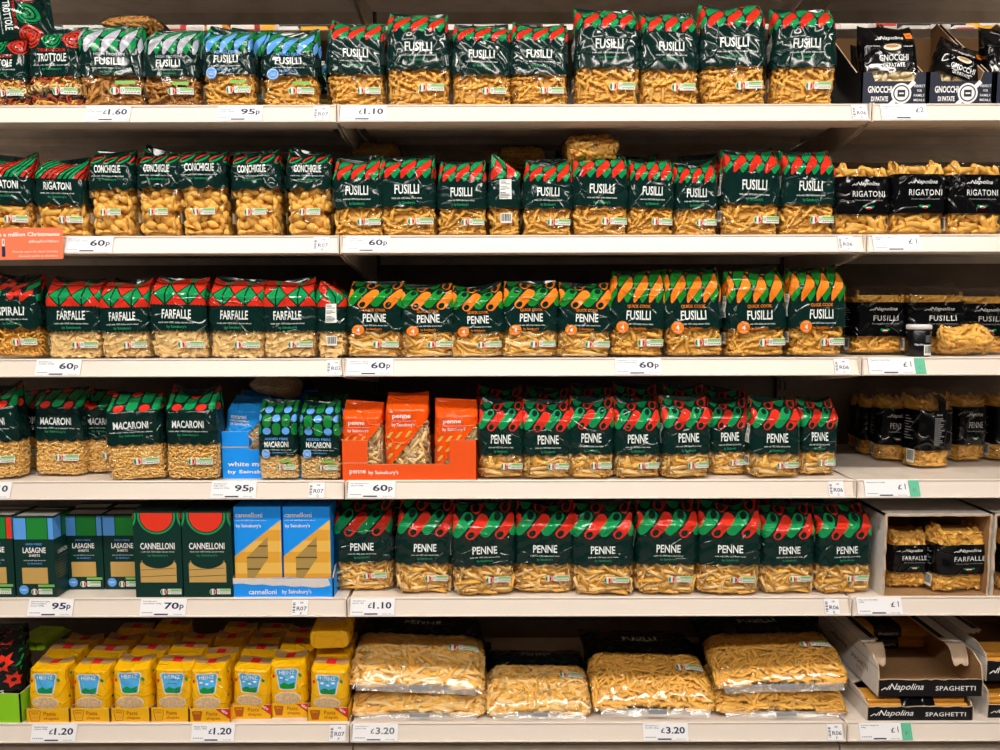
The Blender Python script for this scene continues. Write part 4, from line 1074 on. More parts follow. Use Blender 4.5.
LOOK = {'fusilli': 'red and green fusilli bag', 'fusilli1k': 'large red and green fusilli bag', 'hpfusilli': 'brown fusilli bag with silver and green twists',
        'fbfusilli': 'fusilli bag with blue and green twists', 'qcfusilli': 'quick cook orange fusilli bag', 'qcpenne': 'quick cook orange penne bag', 'penne': 'red-green penne bag',
        'penne1k': 'large red-green penne bag', 'farfalle': 'diamond patterned farfalle bag', 'conchiglie': 'conchiglie bag with shell print', 'rigatoni': 'rigatoni bag with diagonal stripes',
        'macaroni': 'macaroni bag with red dots', 'fbmacaroni': 'macaroni bag with blue dots', 'trottole': 'trottole bag with spiral print', 'spirali': 'spirali bag with curly red print'}
def rowof(kind, i, items, where, group, first=0):
    n = len(items)
    for q, it in enumerate(items):
        u0, u1, vt, y = it[:4]; o = it[4] if len(it) > 4 else {}
        if n == 1: lab = '%s, %s' % (LOOK[kind], where)
        elif q == n - 1 and n > 2: lab = '%s, last on the right %s' % (LOOK[kind], where)
        else: lab = '%s, %s from left %s' % (LOOK[kind], ORDW[q + first], where)
        lab = o.pop('label', lab)
        o.setdefault('var', q % 3); o.setdefault('yaw', rnd.uniform(-4, 4)); o.setdefault('roll', rnd.uniform(-1.2, 1.2))
        stand(kind, i, u0, u1, vt, y, lab, group=group, **o)
Y0 = .012
# top shelf
rowof('trottole', 1, [(-26, 32, 36, Y0), (28, 84, 27, Y0)], 'on the top shelf', 'front row on the top shelf')
rowof('hpfusilli', 1, [(78, 144, 25, Y0, dict(yaw=6)), (143, 201, 29, Y0)], 'on the top shelf', 'front row on the top shelf')
rowof('fbfusilli', 1, [(202, 256, 29, Y0), (262, 319, 33, Y0, dict(yaw=0))], 'on the top shelf', 'front row on the top shelf')
rowof('fusilli1k', 1, [(328, 387, 22, Y0 + .01, dict(yaw=5)), (386, 450, 12, Y0, dict(yaw=3)), (452, 512, 24, Y0 + .01), (511, 570, 24, Y0 + .01), (574, 641, 8, Y0, dict(yaw=4)), (640, 701, 13, Y0), (702, 771, 6, Y0), (771, 838, 8, Y0, dict(yaw=-3))], 'on the top shelf', 'front row on the top shelf')
# second shelf
rowof('rigatoni', 2, [(-22, 33, 156, Y0), (35, 89, 159, Y0)], 'on the second shelf', 'front row on the second shelf')
rowof('conchiglie', 2, [(86, 135, 152, Y0), (134, 181, 151, Y0), (179, 230, 150, Y0), (230, 282, 152, Y0, dict(yaw=-5)), (284, 331, 152, Y0)], 'on the second shelf', 'front row on the second shelf')
F2 = [(332, 384, 159, Y0), (381, 437, 157, Y0), (438, 487, 162, Y0), (522, 572, 162, Y0), (572, 629, 157, Y0, dict(yaw=5)), (627, 674, 161, Y0), (672, 719, 164, Y0 + .02), (721, 782, 151, Y0, dict(yaw=7)), (780, 837, 153, Y0, dict(yaw=3))]
rowof('fusilli', 2, F2, 'on the second shelf', 'front row on the second shelf')
# third shelf
rowof('spirali', 3, [(-12, 43, 277, Y0 + .01)], 'at the left edge of the third shelf', 'front row on the third shelf')
rowof('farfalle', 3, [(44, 102, 280, Y0 + .006), (98, 153, 282, Y0 + .006), (150, 209, 278, Y0), (207, 265, 280, Y0), (261, 317, 281, Y0 + .006)], 'on the third shelf', 'front row on the third shelf')
rowof('qcpenne', 3, [(345, 402, 283, Y0 + .01, dict(yaw=-3)), (399, 454, 285, Y0 + .01), (451, 503, 287, Y0 + .01), (501, 557, 283, Y0 + .006), (555, 610, 284, Y0 + .006)], 'on the third shelf', 'front row on the third shelf')
rowof('qcfusilli', 3, [(609, 666, 271, Y0 + .01), (666, 726, 271, Y0 + .01), (726, 789, 271, Y0, dict(yaw=5)), (787, 849, 269, Y0 + .005, dict(yaw=9))], 'on the third shelf', 'front row on the third shelf')
# fourth shelf
rowof('macaroni', 4, [(-36, 20, 388, .02), (30, 85, 389, .055), (107, 165, 393, .004, dict(yaw=4, roll=-2)), (163, 219, 392, .006, dict(yaw=-6))], 'at the front of the fourth shelf', 'front row on the fourth shelf')
stand('macaroni', 4, 8, 44, 391, .14, 'macaroni bag with red dots, half hidden behind two others at the left edge', 1, group='macaroni bags set further back', wk=1.25)
stand('macaroni', 4, 83, 128, 391, .085, 'macaroni bag with red dots, set back behind the bag that leans left', 2, group='macaroni bags set further back', wk=1.1)
rowof('fbmacaroni', 4, [(257, 300, 402, .008, dict(wk=.95)), (297, 342, 403, .006, dict(yaw=-4, wk=.95))], 'on the fourth shelf', 'front row on the fourth shelf')
stand('fbmacaroni', 4, 300, 347, 396, .11, 'macaroni bag with blue dots standing behind the front pair', 2, group='macaroni bags set further back')
rowof('penne', 4, [(478, 524, 403, .012), (522, 571, 404, .008), (567, 614, 401, .012), (613, 661, 403, .012, dict(yaw=3)), (660, 711, 401, .01, dict(yaw=6)), (707, 751, 402, .05), (748, 801, 402, .012, dict(yaw=5)), (797, 836, 402, .045, dict(yaw=2, wk=1.1))], 'on the fourth shelf', 'front row on the fourth shelf')
# fifth shelf
rowof('penne1k', 5, [(333, 394, 503, .04), (394, 452, 503, .02, dict(roll=2, yaw=4)), (452, 515, 506, .006, dict(yaw=6)), (513, 574, 505, .02), (573, 636, 506, .006, dict(yaw=-4)), (634, 698, 504, .008), (696, 762, 504, .004), (758, 817, 508, .014), (813, 874, 508, .014, dict(yaw=5))], 'on the fifth shelf', 'front row on the fifth shelf')
# behind the front rows
def backrow(kind, i, us, w, vt, y, where, group):
    for q, u in enumerate(us):
        stand(kind, i, u - w / 2, u + w / 2, vt + rnd.uniform(-3, 3), y + rnd.uniform(-.01, .02), '%s, %s from left %s' % (LOOK[kind], ORDW[q], where), (q + 1) % 3, yaw=rnd.uniform(-9, 9), lean=rnd.uniform(-3, 3), group=group)
backrow('penne', 4, [500, 547, 592, 636, 684, 728], 46, 390, .11, 'in the row behind, fourth shelf', 'second row of penne on the fourth shelf')
backrow('penne1k', 5, [352, 411, 466, 532, 590, 655, 712, 772], 60, 502, .125, 'in the row behind, fifth shelf', 'second row of penne on the fifth shelf')
backrow('farfalle', 3, [78, 132, 190, 242, 300], 52, 281, .105, 'in the row behind, third shelf', 'second row of farfalle on the third shelf')
backrow('conchiglie', 2, [116, 168, 218, 262, 312], 46, 158, .11, 'in the row behind, second shelf', 'second row of conchiglie on the second shelf')
backrow('fusilli', 2, [412, 640, 700], 46, 160, .10, 'in the row behind, second shelf', 'second row of fusilli on the second shelf')
stand('fbfusilli', 1, 226, 270, 30, .11, 'blue topped fusilli bag glimpsed between the two front blue topped bags', 2)
stand('fbfusilli', 1, 290, 334, 62, .13, 'low blue topped fusilli bag glimpsed left of the first large fusilli bag', 1)
stand('trottole', 1, -8, 40, 44, .11, 'trottole bag in the shade behind the front two on the top shelf', 2)
# bags turned sideways
def sideways(kind, i, u0, u1, vt, y, label, var):
    pr = proto(kind, var); z = shelf_z(i); vm = vt + 40; xa, xb = at(u0, vm, y).x, at(u1, vm, y).x
    h = (at((u0 + u1) / 2, vt, y + .05).z - z) * 1.02
    spawn(pr, ((xa + xb) / 2, y + pr['W'] / 2, z), None, h, xb - xa, (0, 0, R(90)), label, pr['n'].replace('_', ' '))
sideways('fusilli', 2, 488, 521, 160, Y0, 'fusilli bag turned sideways showing its white ingredients panel on the second shelf', 0)
sideways('farfalle', 3, 315, 345, 282, Y0 + .012, 'farfalle bag turned sideways showing its white ingredients panel on the third shelf', 1)
# banded bags of the right bay
for q, (u0, u1, vt, yw) in enumerate(((833, 891, 160, 3), (887, 947, 157, 4), (944, 1004, 158, 6))):
    stand(None, 2, u0, u1, vt, Y0, 'clear rigatoni bag with black band, %s from left in the right bay' % ORDW[q], yaw=yw, pr=proto_band('rigatoni', q % 2), group='banded rigatoni bags')
stand(None, 2, 1003, 1060, 159, Y0 + .01, 'clear rigatoni bag with black band, cut off at the photo edge', pr=proto_band('rigatoni', 1), group='banded rigatoni bags')
for q, (u0, u1, vt, y) in enumerate(((849, 905, 286, .115), (903, 966, 286, .10), (951, 1012, 288, .12))):
    stand(None, 3, u0, u1, vt, y, 'clear fusilli bag with black band, %s' % ('at the left, well back on the third shelf', 'behind the small black jar', 'behind the bag lying down')[q], yaw=(0, 4, 0)[q], pr=proto_band('fusilli', q % 2), group='banded fusilli bags')
stand(None, 3, 836, 872, 288, .19, 'clear fusilli bag with black band, mostly hidden beside the last quick cook bag', pr=proto_band('fusilli', 1), group='banded fusilli bags', wk=1.3)
# the thinned out penne of the fourth shelf
NP = [(872, 391, .385, -14, 'nearest the back at the left'), (880, 391, .30, -14, 'second from the left end'), (896, 390, .215, -12, 'third from the left end'), (968, 388, .21, 4, 'right of the front bag'), (1007, 388, .215, 4, 'at the photo edge')]
for q, (u, vt, y, yw, wd) in enumerate(NP):
    stand(None, 4, u - 19, u + 19, vt, y, 'clear penne bag with black band, %s' % wd, yaw=yw, pr=proto_band('penne', q % 2), group='banded penne bags')
stand(None, 4, 910, 954, 390, .125, 'clear penne bag turned to show its back, foremost on the emptied shelf', yaw=14, pr=proto_band('penne', 0, True), group='banded penne bags')
for q, u in enumerate((925, 960, 997)):
    stand(None, 4, u - 17, u + 17, 391, .335, 'clear penne bag with black band, %s of three in the dark back row' % ('left', 'middle', 'right')[q], pr=proto_band('penne', q % 2), group='banded penne bags')

# ------------------------------------------------------------------ bags lying down
def lying(pr, u, v, y, label, yaw=0, roll=0, tilt=0, w=None, h=None, d=None, cat=None, face='base'):
    """a bag on its back, its base towards the aisle; (u, v) is the middle of its base"""
    c = at(u, v, y)
    return spawn(pr, c, w, h, d, (R(-90 + tilt), R(0), R(yaw)) if not roll else Matrix_euler(tilt, roll, yaw), label, cat or pr['n'].replace('_', ' '))
def Matrix_euler(tilt, roll, yaw):
    m = Matrix.Rotation(R(yaw), 3, 'Z') @ Matrix.Rotation(R(roll), 3, 'Y') @ Matrix.Rotation(R(-90 + tilt), 3, 'X')
    return m.to_euler()
lying(proto_plain('fusilli', 'brown', 1), 123, 21, .055, 'brown fusilli bag lying on top of the silver and green fusilli bag', yaw=-4, w=.125, d=.06)
lying(proto_plain('fusilli', 'gold', 2), 596, 149, .028, 'clear fusilli bag lying across the tops of the second shelf fusilli bags', yaw=8, roll=-6, w=.132, d=.088)
lying(proto_plain('fusilli', 'gold', 3), 375, 151, .17, 'dim fusilli bag lying in the shade behind the first middle bay fusilli bags', w=.125, d=.065)
lying(proto_plain('fusilli', 'gold', 4), 523, 155, .17, 'dim fusilli bag lying in the shade above the sideways fusilli bag', w=.125, d=.065)
lying(proto_plain('elbow', 'beige', 5), 268, 388, .10, 'clear macaroni bag lying high in the shade above the blue tray', yaw=-6, roll=10, w=.112, d=.05)
pr = proto_plain('fusilli', 'gold', 6, printed=False); c = at(969, 339, .05)
spawn(pr, (c.x, .05, shelf_z(3) + .041), .132, .17, .08, (R(-90), 0, R(-8)), 'clear bag of golden fusilli lying on its back beside the small black jar', 'fusilli bag')
# trottole bag thrown on top at the far left
c = at(2, 20, .05); pr = proto('trottole', 1)
spawn(pr, (c.x - .075, .062, c.z - .008), .12, .19, .06, (R(8), R(84), R(4)), 'trottole bag lying on its side on top of the standing trottole bags', 'trottole bag')

# ------------------------------------------------------------------ gnocchi trays, right bay top shelf
def t_lump():
    V, F = [], []; m, n = 6, 8
    for i in range(m):
        a = PI * i / (m - 1)
        for k in range(n): V.append((-.011 * math.cos(a), .0075 * math.sin(a) * math.cos(2 * PI * k / n), .0065 * math.sin(a) * math.sin(2 * PI * k / n)))
    return V, [(i * n + k, i * n + (k + 1) % n, (i + 1) * n + (k + 1) % n, (i + 1) * n + k) for i in range(m - 1) for k in range(n)]
TEMPL['lump'] = (t_lump(), .022, .007, True); DENS['lump'] = 1.1
PM['gnocchi'] = pasta_mat('potato gnocchi', '#ead9ae', .06)
def proto_gnocchi(var):
    W, H, D = .125, .165, .045; P = Pouch(W, H, D, 60 + var, tc=.5, ta=.70, ylean=.1, bulge=.2, dtop=.08, gus=.03, ear=.014)
    sl = MB(); P.shell(sl, M['black'], H * .41, H, ns=112, nz=36, cap1=True)
    script_logo(sl, P, W * .04, H * .81, H * .07, W * .42, M['white'], .0009)
    ink(sl, P, poly(ell(W * .02, H * .69, W * .16, H * .04, 18)), M['cream'], .0009); ink(sl, P, poly(ell(W * .02, H * .70, W * .12, H * .02, 14)), M['tan'], .0012)
    ink(sl, P, text('GNOCCHI', W * .04, H * .565, H * .075, W * .52, bold=.015), M['white'], .0009); ink(sl, P, text('DI PATATE', W * .04, H * .475, H * .05, W * .38, bold=.015), M['white'], .0009)
    ink(sl, P, rect(W * .30, W * .43, H * .80, H * .90), M['orange'], .0009); ink(sl, P, text('CHEF', W * .365, H * .85, H * .035, W * .09), M['black'], .0012)
    fl = MB(); P.shell(fl, FILM, 0.0, H * .41, ns=112, nz=18, cap0=True)
    pa = MB(); P.fill(pa, 'lump', [PM['gnocchi']], .002, H * .52, 60 + var, 1.1)
    return pack('gnocchi_bag', [('printed_sleeve', sl, None), ('clear_film', fl, None), ('gnocchi', pa, 'stuff')], P)
PG = [proto_gnocchi(0), proto_gnocchi(1)]
def gnocchi_tray(u0, u1, label):
    y = .004; z = shelf_z(1); xa, xb = at(u0, 92, y).x, at(u1, 92, y).x; w = (xb - xa) / 2; dp = .27
    hs = at((u0 + u1) / 2, 73, y).z - z; hc = at((u0 + u1) / 2, 82, y).z - z; hb = at((u0 + u1) / 2, 29, y + dp).z - z
    t = thing('display_tray', label, 'tray', ((xa + xb) / 2, y, z))
    mb = MB(); a = w * .62
    mb.slab([(-w, 0), (w, 0), (w, hs), (w * .70, hs), (w * .60, hc), (-w * .60, hc), (-w * .70, hs), (-w, hs)], (0, 0, 0), (1, 0, 0), (0, 0, 1), .003, M['navycard'], M['kraftpale'], M['kraft'])
    sf = Flat((0, 0, 0), (1, 0, 0), (0, 0, 1)); h = hc
    ink(mb, sf, stroke([(-w * .12, 0.001), (w * .62, hc * .98)], w * .13), M['wink'])
    ink(mb, sf, poly(ell(w * .22, h * .50, h * .42, h * .42, 28)), M['wink'], .0007); ink(mb, sf, ring(w * .22, h * .50, h * .34, h * .34, h * .05), M['navycard'], .001); ink(mb, sf, rect(w * .22 - h * .16, w * .22 + h * .16, h * .36, h * .64), M['navycard'], .001); ink(mb, sf, rect(w * .22 - h * .10, w * .22 + h * .10, h * .47, h * .53), M['wink'], .0012)
    ink(mb, sf, text('GNOCCHI', -w * .44, h * .66, h * .28, w * .74, bold=.03), M['wink']); ink(mb, sf, text('DI PATATE', -w * .44, h * .28, h * .2, w * .52, bold=.03), M['wink'])
    for q, s_ in enumerate(('PERFECT', 'FOR', 'FAMILY', 'MEALS')): ink(mb, sf, text(s_, w * .78, h * (.80 - .19 * q), h * .10, w * (.34 if q != 1 else .14), bold=.01), M['wink'])
    mb.obj('front_panel', t)
    for s in (-1, 1):
        mb = MB()
        if s < 0: mb.slab([(0, 0), (0, hs), (-.03, hs * 1.1), (-dp * .9, hb), (-dp, hb * .98), (-dp, 0)], (-w, 0, 0), (0, -1, 0), (0, 0, 1), .003, M['blackcard'], M['kraftpale'], M['kraft'])
        else: mb.slab([(0, 0), (dp, 0), (dp, hb * .98), (dp * .9, hb), (.03, hs * 1.1), (0, hs)], (w, 0, 0), (0, 1, 0), (0, 0, 1), .003, M['blackcard'], M['kraftpale'], M['kraft'])
        mb.obj('side_panel', t)
    mb = MB(); mb.slab([(w, 0), (-w, 0), (-w, hb * .9), (w, hb * .9)], (0, dp, 0), (-1, 0, 0), (0, 0, 1), .003, M['blackcard'], M['kraftpale'], M['kraft']); mb.obj('back_panel', t)
    mb = MB(); mb.box(-w + .003, w - .003, .003, dp - .003, .0003, .003, M['kraft']); mb.obj('base', t)
gnocchi_tray(862, 927, 'dark gnocchi tray left, holding an upright black bag'); gnocchi_tray(929, 993, 'dark gnocchi tray holding a slumped tilted black bag'); gnocchi_tray(996, 1060, 'dark gnocchi tray cut off by the right photo edge')
def gn(u, y, w, h, lab, roll=0, lean=10, yaw=0, dz=.0045):
    c = at(u, 92, y); spawn(PG[int(u) % 2], (c.x, c.y, shelf_z(1) + dz), w, h, None, (R(-lean), R(roll), R(yaw)), lab, 'gnocchi bag')
gn(888, .045, .132, .200, 'black gnocchi bag upright at the front of the left gnocchi tray', roll=-1, lean=5)
gn(884, .125, .128, .19, 'black gnocchi bag behind the upright one in the left gnocchi tray', roll=-3, lean=8)
gn(945, .060, .118, .182, 'black gnocchi bag slumped sideways in the second gnocchi tray', roll=20, lean=12)
gn(1014, .05, .130, .205, 'black gnocchi bag in the tray at the right photo edge', roll=-2, lean=8)

# ------------------------------------------------------------------ the small jar
def lathe(mb, prof, m, n=32):
    V = [(r * math.cos(2 * PI * k / n), r * math.sin(2 * PI * k / n), z) for r, z in prof for k in range(n)]; q = len(prof)
    F = [(i * n + k, i * n + (k + 1) % n, (i + 1) * n + (k + 1) % n, (i + 1) * n + k) for i in range(q - 1) for k in range(n)]
    mb.add(V, F, m, True); mb.add(V[:n], [tuple(range(n - 1, -1, -1))], m); mb.add(V[-n:], [tuple(range(n))], m)
class Drum:
    h = .004
    def __init__(s, r): s.r = r
    def off(s, S, Z, o): a = S / s.r; return np.stack([(s.r + o) * np.sin(a), -(s.r + o) * np.cos(a), Z], -1)
c = at(918.5, 338, .075); jr, jh = .0285, .080
t = thing('sauce_jar', 'small black jar with white lid standing before the banded fusilli bags', 'jar', (c.x, .075, shelf_z(3)))
mb = MB(); lathe(mb, [(.024, .0), (jr - .001, .0015), (jr, .005), (jr, jh - .018), (jr - .003, jh - .013), (jr - .004, jh - .010)], M['jar'])
D_ = Drum(jr); ink(mb, D_, text('Napolina', -.012, .030, .007, .022, shear=.3), M['wink'], .0005)
for q in range(8): ink(mb, D_, rect(.002, .022 - .005 * (q % 3), .052 - q * .0022, .0532 - q * .0022), M['labelink'], .0005)
jb = mb.obj('jar_body', t)
mb = MB(); barcode_ink(mb, D_, -.001, .026, .004, .030, .0006); mb.obj('barcode_label', jb)
mb = MB(); lathe(mb, [(jr - .003, jh - .012), (jr + .0005, jh - .0115), (jr + .0005, jh - .002), (jr - .001, jh), (jr - .006, jh + .0003)], M['lidwhite'], 40); mb.obj('lid', t)

# ------------------------------------------------------------------ fourth shelf trays
def value_tray(name, i, u0, u1, vf, vlow, vside, y, dp, m, title, tx, label, back=0, kr='kraftpale', postl=.13, postr=.13):
    z = shelf_z(i); um = (u0 + u1) / 2; xa, xb = at(u0, vf, y).x, at(u1, vf, y).x; w = (xb - xa) / 2
    hl, hs = at(um, vlow, y).z - z, at(um, vside, y).z - z
    t = thing(name, label, 'tray', ((xa + xb) / 2, y, z)); W = 2 * w
    mb = MB(); a, b = -w + W * postl, w - W * postr
    mb.slab([(-w, 0), (w, 0), (w, hs), (b, hs), (b, hl), (a, hl), (a, hs), (-w, hs)], (0, 0, 0), (1, 0, 0), (0, 0, 1), .003, m, M[kr], M['kraft'])
    sf = Flat((0, 0, 0), (1, 0, 0), (0, 0, 1))
    ink(mb, sf, text(title, -w + W * tx[0], hl * .5, hl * tx[2], W * tx[1], bold=.012, align='l'), M['wink']); ink(mb, sf, text("by Sainsbury's", -w + W * tx[3], hl * tx[5], hl * tx[2], W * tx[4], bold=.012, align='l'), M['wink'])
    ink(mb, sf, rect(-w, a, hl * 1.06, hl * 1.10), M[kr], .0003)
    mb.obj('front_panel', t)
    for s in (-1, 1):
        mb = MB(); hb = max(hs, back)
        if s < 0: mb.slab([(0, 0), (0, hs), (-dp * .4, hs), (-dp, hb), (-dp, 0)], (-w, 0, 0), (0, -1, 0), (0, 0, 1), .003, m, M[kr], M['kraft'])
        else: mb.slab([(0, 0), (dp, 0), (dp, hb), (dp * .4, hs), (0, hs)], (w, 0, 0), (0, 1, 0), (0, 0, 1), .003, m, M[kr], M['kraft'])
        mb.obj('side_panel', t)
    mb = MB(); hb = max(hs, back); mb.slab([(w, 0), (-w, 0), (-w, hb), (-w * .3, hb), (-w * .3, hb - .012), (w * .3, hb - .012), (w * .3, hb), (w, hb)], (0, dp, 0), (-1, 0, 0), (0, 0, 1), .003, m, M[kr], m); mb.obj('back_panel', t)
    mb = MB(); mb.box(-w + .003, w - .003, .003, dp - .003, .0003, .003, M['kraft']); mb.obj('base', t)
value_tray('display_tray', 4, 341, 477, 470, 464, 440, .006, .16, M['ocard'], 'penne', (.06, .12, .30, .20, .22, .48), 'orange cardboard tray holding the orange penne bags', postl=.195, postr=.205)
value_tray('display_tray', 4, 221, 303, 465, 449, 431, .035, .17, M['bcard'], 'white macaroni', (.08, .72, .16, .08, .62, .22), 'blue cardboard tray holding the slumped blue macaroni bag', back=.205, postl=.34, postr=.02)
for q, (u0, u1, vt, yw) in enumerate(((342, 384, 403, -3), (386, 431, 394, 2), (434, 478, 401, 6))):
    stand(None, 4, u0, u1, vt, .016, 'orange penne bag, %s of three in the orange tray' % ('leftmost', 'middle and tallest', 'rightmost')[q], yaw=yw, pr=proto_slant('penne_bag', 'ofilm', 'penne', q % 2), group='orange penne bags', ground=shelf_z(4) + .0035)
stand(None, 4, 221, 262, 397, .05, 'bright blue macaroni bag slumped in the blue tray', yaw=-6, roll=4, lean=6, pr=proto_slant('macaroni_bag', 'bfilm', 'macaroni', 1, 'elbow', ('beige',)), ground=shelf_z(4) + .0035)

# ------------------------------------------------------------------ boxes on the fifth shelf
def carton(name, u0, u1, vb, vt, y, dp, paint, label, cat, group=None, base=M['gcard'], i=5, yaw=0, lift=0, top=None):
    z = shelf_z(i) + lift; vm = (vb + vt) / 2; xa, xb = at(u0, vm, y).x, at(u1, vm, y).x; w = (xb - xa) / 2; h = at((u0 + u1) / 2, vt, y).z - z
    t = thing(name, label, cat, ((xa + xb) / 2, y, z), group, (0, 0, R(yaw)))
    mb = MB(); mb.box(-w, w, 0, dp, 0, h, base, .0012); sf = Flat((0, 0, 0), (1, 0, 0), (0, 0, 1)); rs = Flat((w, 0, 0), (0, 1, 0), (0, 0, 1)); ls = Flat((-w, dp, 0), (0, -1, 0), (0, 0, 1)); tp = Flat((0, 0, h), (1, 0, 0), (0, 1, 0))
    wn = MB(); paint(mb, wn, sf, rs, ls, tp, w, h, dp)
    mb.obj('carton', t)
    if wn.n: wn.obj('pasta_window', t)
    return t
def fb_badges(mb, sf, w, h, badge=True):
    if badge:
        ink(mb, sf, poly(ell(-w * .62, h * .10, w * .24, w * .24, 22)), M['pblue'], .0005); ink(mb, sf, text('FIBRE', -w * .62, h * .10, h * .02, w * .3), M['wink'], .0008)
    label_ink(mb, sf, -w * .10 if badge else w * .18, h * .075, .95, .0005)
    if badge: ink(mb, sf, rect(w * .1, w * .92, h * .135, h * .165), M['labelgreen'], .0005)
def lasagne(first=False):
    def f(mb, wn, sf, rs, ls, tp, w, h, dp):
        z0, z1 = h * .725, h * .985
        for (a, b, c) in ((-w * .97, -w * .36, M['pred'] if first else M['pblue']), (-w * .32, w * .70, M['lgreen']), (w * .74, w, M['pred'] if first else M['pblue'])): ink(mb, sf, rect(a, b, z0, z1), c)
        for (a, b, c) in ((0, .42, M['pblue']), (.48, 1.0, M['lgreen'])): ink(mb, rs, rect(a * dp, b * dp, z0, z1), c); ink(mb, ls, rect(a * dp, b * dp, z0, z1), c)
        ink(mb, sf, text('HIGH FIBRE', 0, h * .665, h * .026, w * .8, bold=.015), M['pblue']); ink(mb, sf, text('LASAGNE', 0, h * .59, h * .07, w * 1.15, bold=.02), M['wink']); ink(mb, sf, text('SHEETS', 0, h * .525, h * .03, w * .55, bold=.015), M['wink'])
        ink(mb, sf, text('made with 100% Italian durum wheat', 0, h * .465, h * .014, w * 1.1), M['wink']); ink(mb, sf, text("by Sainsbury's", 0, h * .425, h * .032, w * .72, bold=.012), M['pblue'])
        ink(wn, sf, rect(-w * .66, w * .62, h * .175, h * .375), M['sheet'], .0006)
        fb_badges(mb, sf, w, h)
        ink(mb, rs, text('LASAGNE', dp * .5, h * .55, h * .05, dp * .6), M['wink'])
        for q in range(8): ink(mb, rs, rect(dp * .2, dp * (.7 + .1 * (q % 3 == 0)), h * (.48 - q * .035), h * (.485 - q * .035)), M['labelink'])
        ink(mb, tp, rect(-w * .92, w * .92, dp * .12, dp * .62), M['label'])
    return f
def cann_dark(mb, wn, sf, rs, ls, tp, w, h, dp):
    for cx in (0, -w * 1.02 * 1.62, w * 1.02 * 1.62):
        cz = h * .955; q = lambda r: clip(clip(clip(ell(cx, cz, r, r * 1.0, 48), 1, h * .985), 0, w * .995), 0, -w * .995, False)
        for r, m, o in ((w * .80, M['pgreen'], .0004), (w * .72, M['gcard'], .0007), (w * .68, M['pred'], .0010)):
            p = q(r)
            if len(p) > 2: ink(mb, sf, poly(p), m, o)
    ink(mb, sf, text('CANNELLONI', 0, h * .605, h * .075, w * 1.45, bold=.02), M['wink']); ink(mb, sf, text('made with 100% Italian durum wheat', 0, h * .54, h * .016, w * 1.4), M['wink']); ink(mb, sf, text("by Sainsbury's", 0, h * .495, h * .034, w * .84, bold=.012), M['pinkgreen'])
    arc = [(-w * .78 + .0, h * .42)] + [(w * .72 * math.cos(t), h * .485 + w * .42 * math.sin(t) * 1.05 - h * .02) for t in np.linspace(PI * 1.06, PI * 1.94, 16)] + [(w * .78, h * .42)]
    ink(wn, sf, poly([(-w * .76, h * .185)] + [(-w * .76, h * .40), (-w * .66, h * .435)] + arc[1:-1] + [(w * .66, h * .435), (w * .76, h * .40), (w * .76, h * .185)]), M['sheet'], .0005)
    ink(wn, sf, stroke([(-w * .75, h * .25), (w * .75, h * .27)], h * .006), M['gap'], .0008); ink(wn, sf, stroke([(-w * .75, h * .33), (w * .7, h * .35)], h * .006), M['gap'], .0008)
    fb_badges(mb, sf, w, h, False); ink(mb, tp, text('CANNELLONI', 0, dp * .5, dp * .22, w * 1.1), M['labelink'])
def cann_blue(mb, wn, sf, rs, ls, tp, w, h, dp):
    g0 = lambda x: h * (.44 + .41 * (x + w) / (2 * w))
    for q in range(7):
        b0, b1 = h * .86 * q / 7, h * .86 * (q + 1) / 7
        pts = [(-w, max(0, 0)), (w, 0), (w, g0(w)), (-w, g0(-w))]
        pts = clip(clip(pts, 1, b1), 1, b0, False)
        if len(pts) > 2: ink(mb, sf, poly(pts), M['goldcard'] if q % 2 else M['goldcard2'])
    win = [(-w * .48, h * .17), (-w * .24, h * .17), (w * .42, h * .42), (w * .42, h * .66), (-w * .48, h * .43)]
    ink(wn, sf, poly(win), M['gap'], .0007)
    for q in range(4):
        pts = clip(clip(win, 1, h * (.29 + q * .13)), 1, h * (.175 + q * .13), False)
        if len(pts) > 2: ink(wn, sf, poly(pts), M['tubes'], .0010)
    ink(mb, sf, text('cannelloni', -w * .92, h * .905, h * .055, w * 1.15, align='l', bold=.012), M['wink']); ink(mb, sf, text('made with 100% Italian durum wheat', -w * .92, h * .845, h * .016, w * 1.3, align='l'), M['wink']); ink(mb, sf, text("by Sainsbury's", -w * .90, h * .78, h * .05, w * 1.05, align='l', bold=.012), M['wink'])
carton('lasagne_box', -27, 12.5, 594, 515, .010, .075, lasagne(True), 'lasagne box with red and green squares at the far left edge', 'pasta box')
carton('lasagne_box', 14, 54, 594, 516, .008, .075, lasagne(), 'lasagne box with blue and green squares, foremost on the fifth shelf', 'pasta box')
carton('lasagne_box', -22, 23, 590, 511, .092, .07, lasagne(True), 'lasagne box hidden behind the leftmost box, only its white top showing', 'pasta box')
carton('lasagne_box', 25, 62, 590, 512, .092, .07, lasagne(), 'lasagne box right behind the foremost blue and green one, its white top showing', 'pasta box')
carton('lasagne_box', 64, 102, 587, 514, .062, .075, lasagne(), 'lasagne box standing back left of another near the dark cannelloni boxes', 'pasta box')
carton('lasagne_box', 103, 141, 587, 514, .062, .075, lasagne(), 'lasagne box standing back, partly covered by the dark cannelloni box', 'pasta box')
for q, u in enumerate((70, 110)): carton('lasagne_box', u, u + 36, 586, 508, .15, .075, lasagne(), 'lasagne box in the dark second row, %s' % ('on the left', 'on the right')[q], 'pasta box')
carton('cannelloni_box', 133.5, 181, 595, 511, .003, .075, cann_dark, 'left dark green cannelloni box with red half circle', 'pasta box')
carton('cannelloni_box', 182, 231, 595, 511, .003, .075, cann_dark, 'right dark green cannelloni box with red half circle', 'pasta box')
for q, u in enumerate((138, 184)): carton('cannelloni_box', u, u + 44, 593, 506, .085, .075, cann_dark, 'dark cannelloni box behind the front pair, %s' % ('left', 'right')[q], 'pasta box')
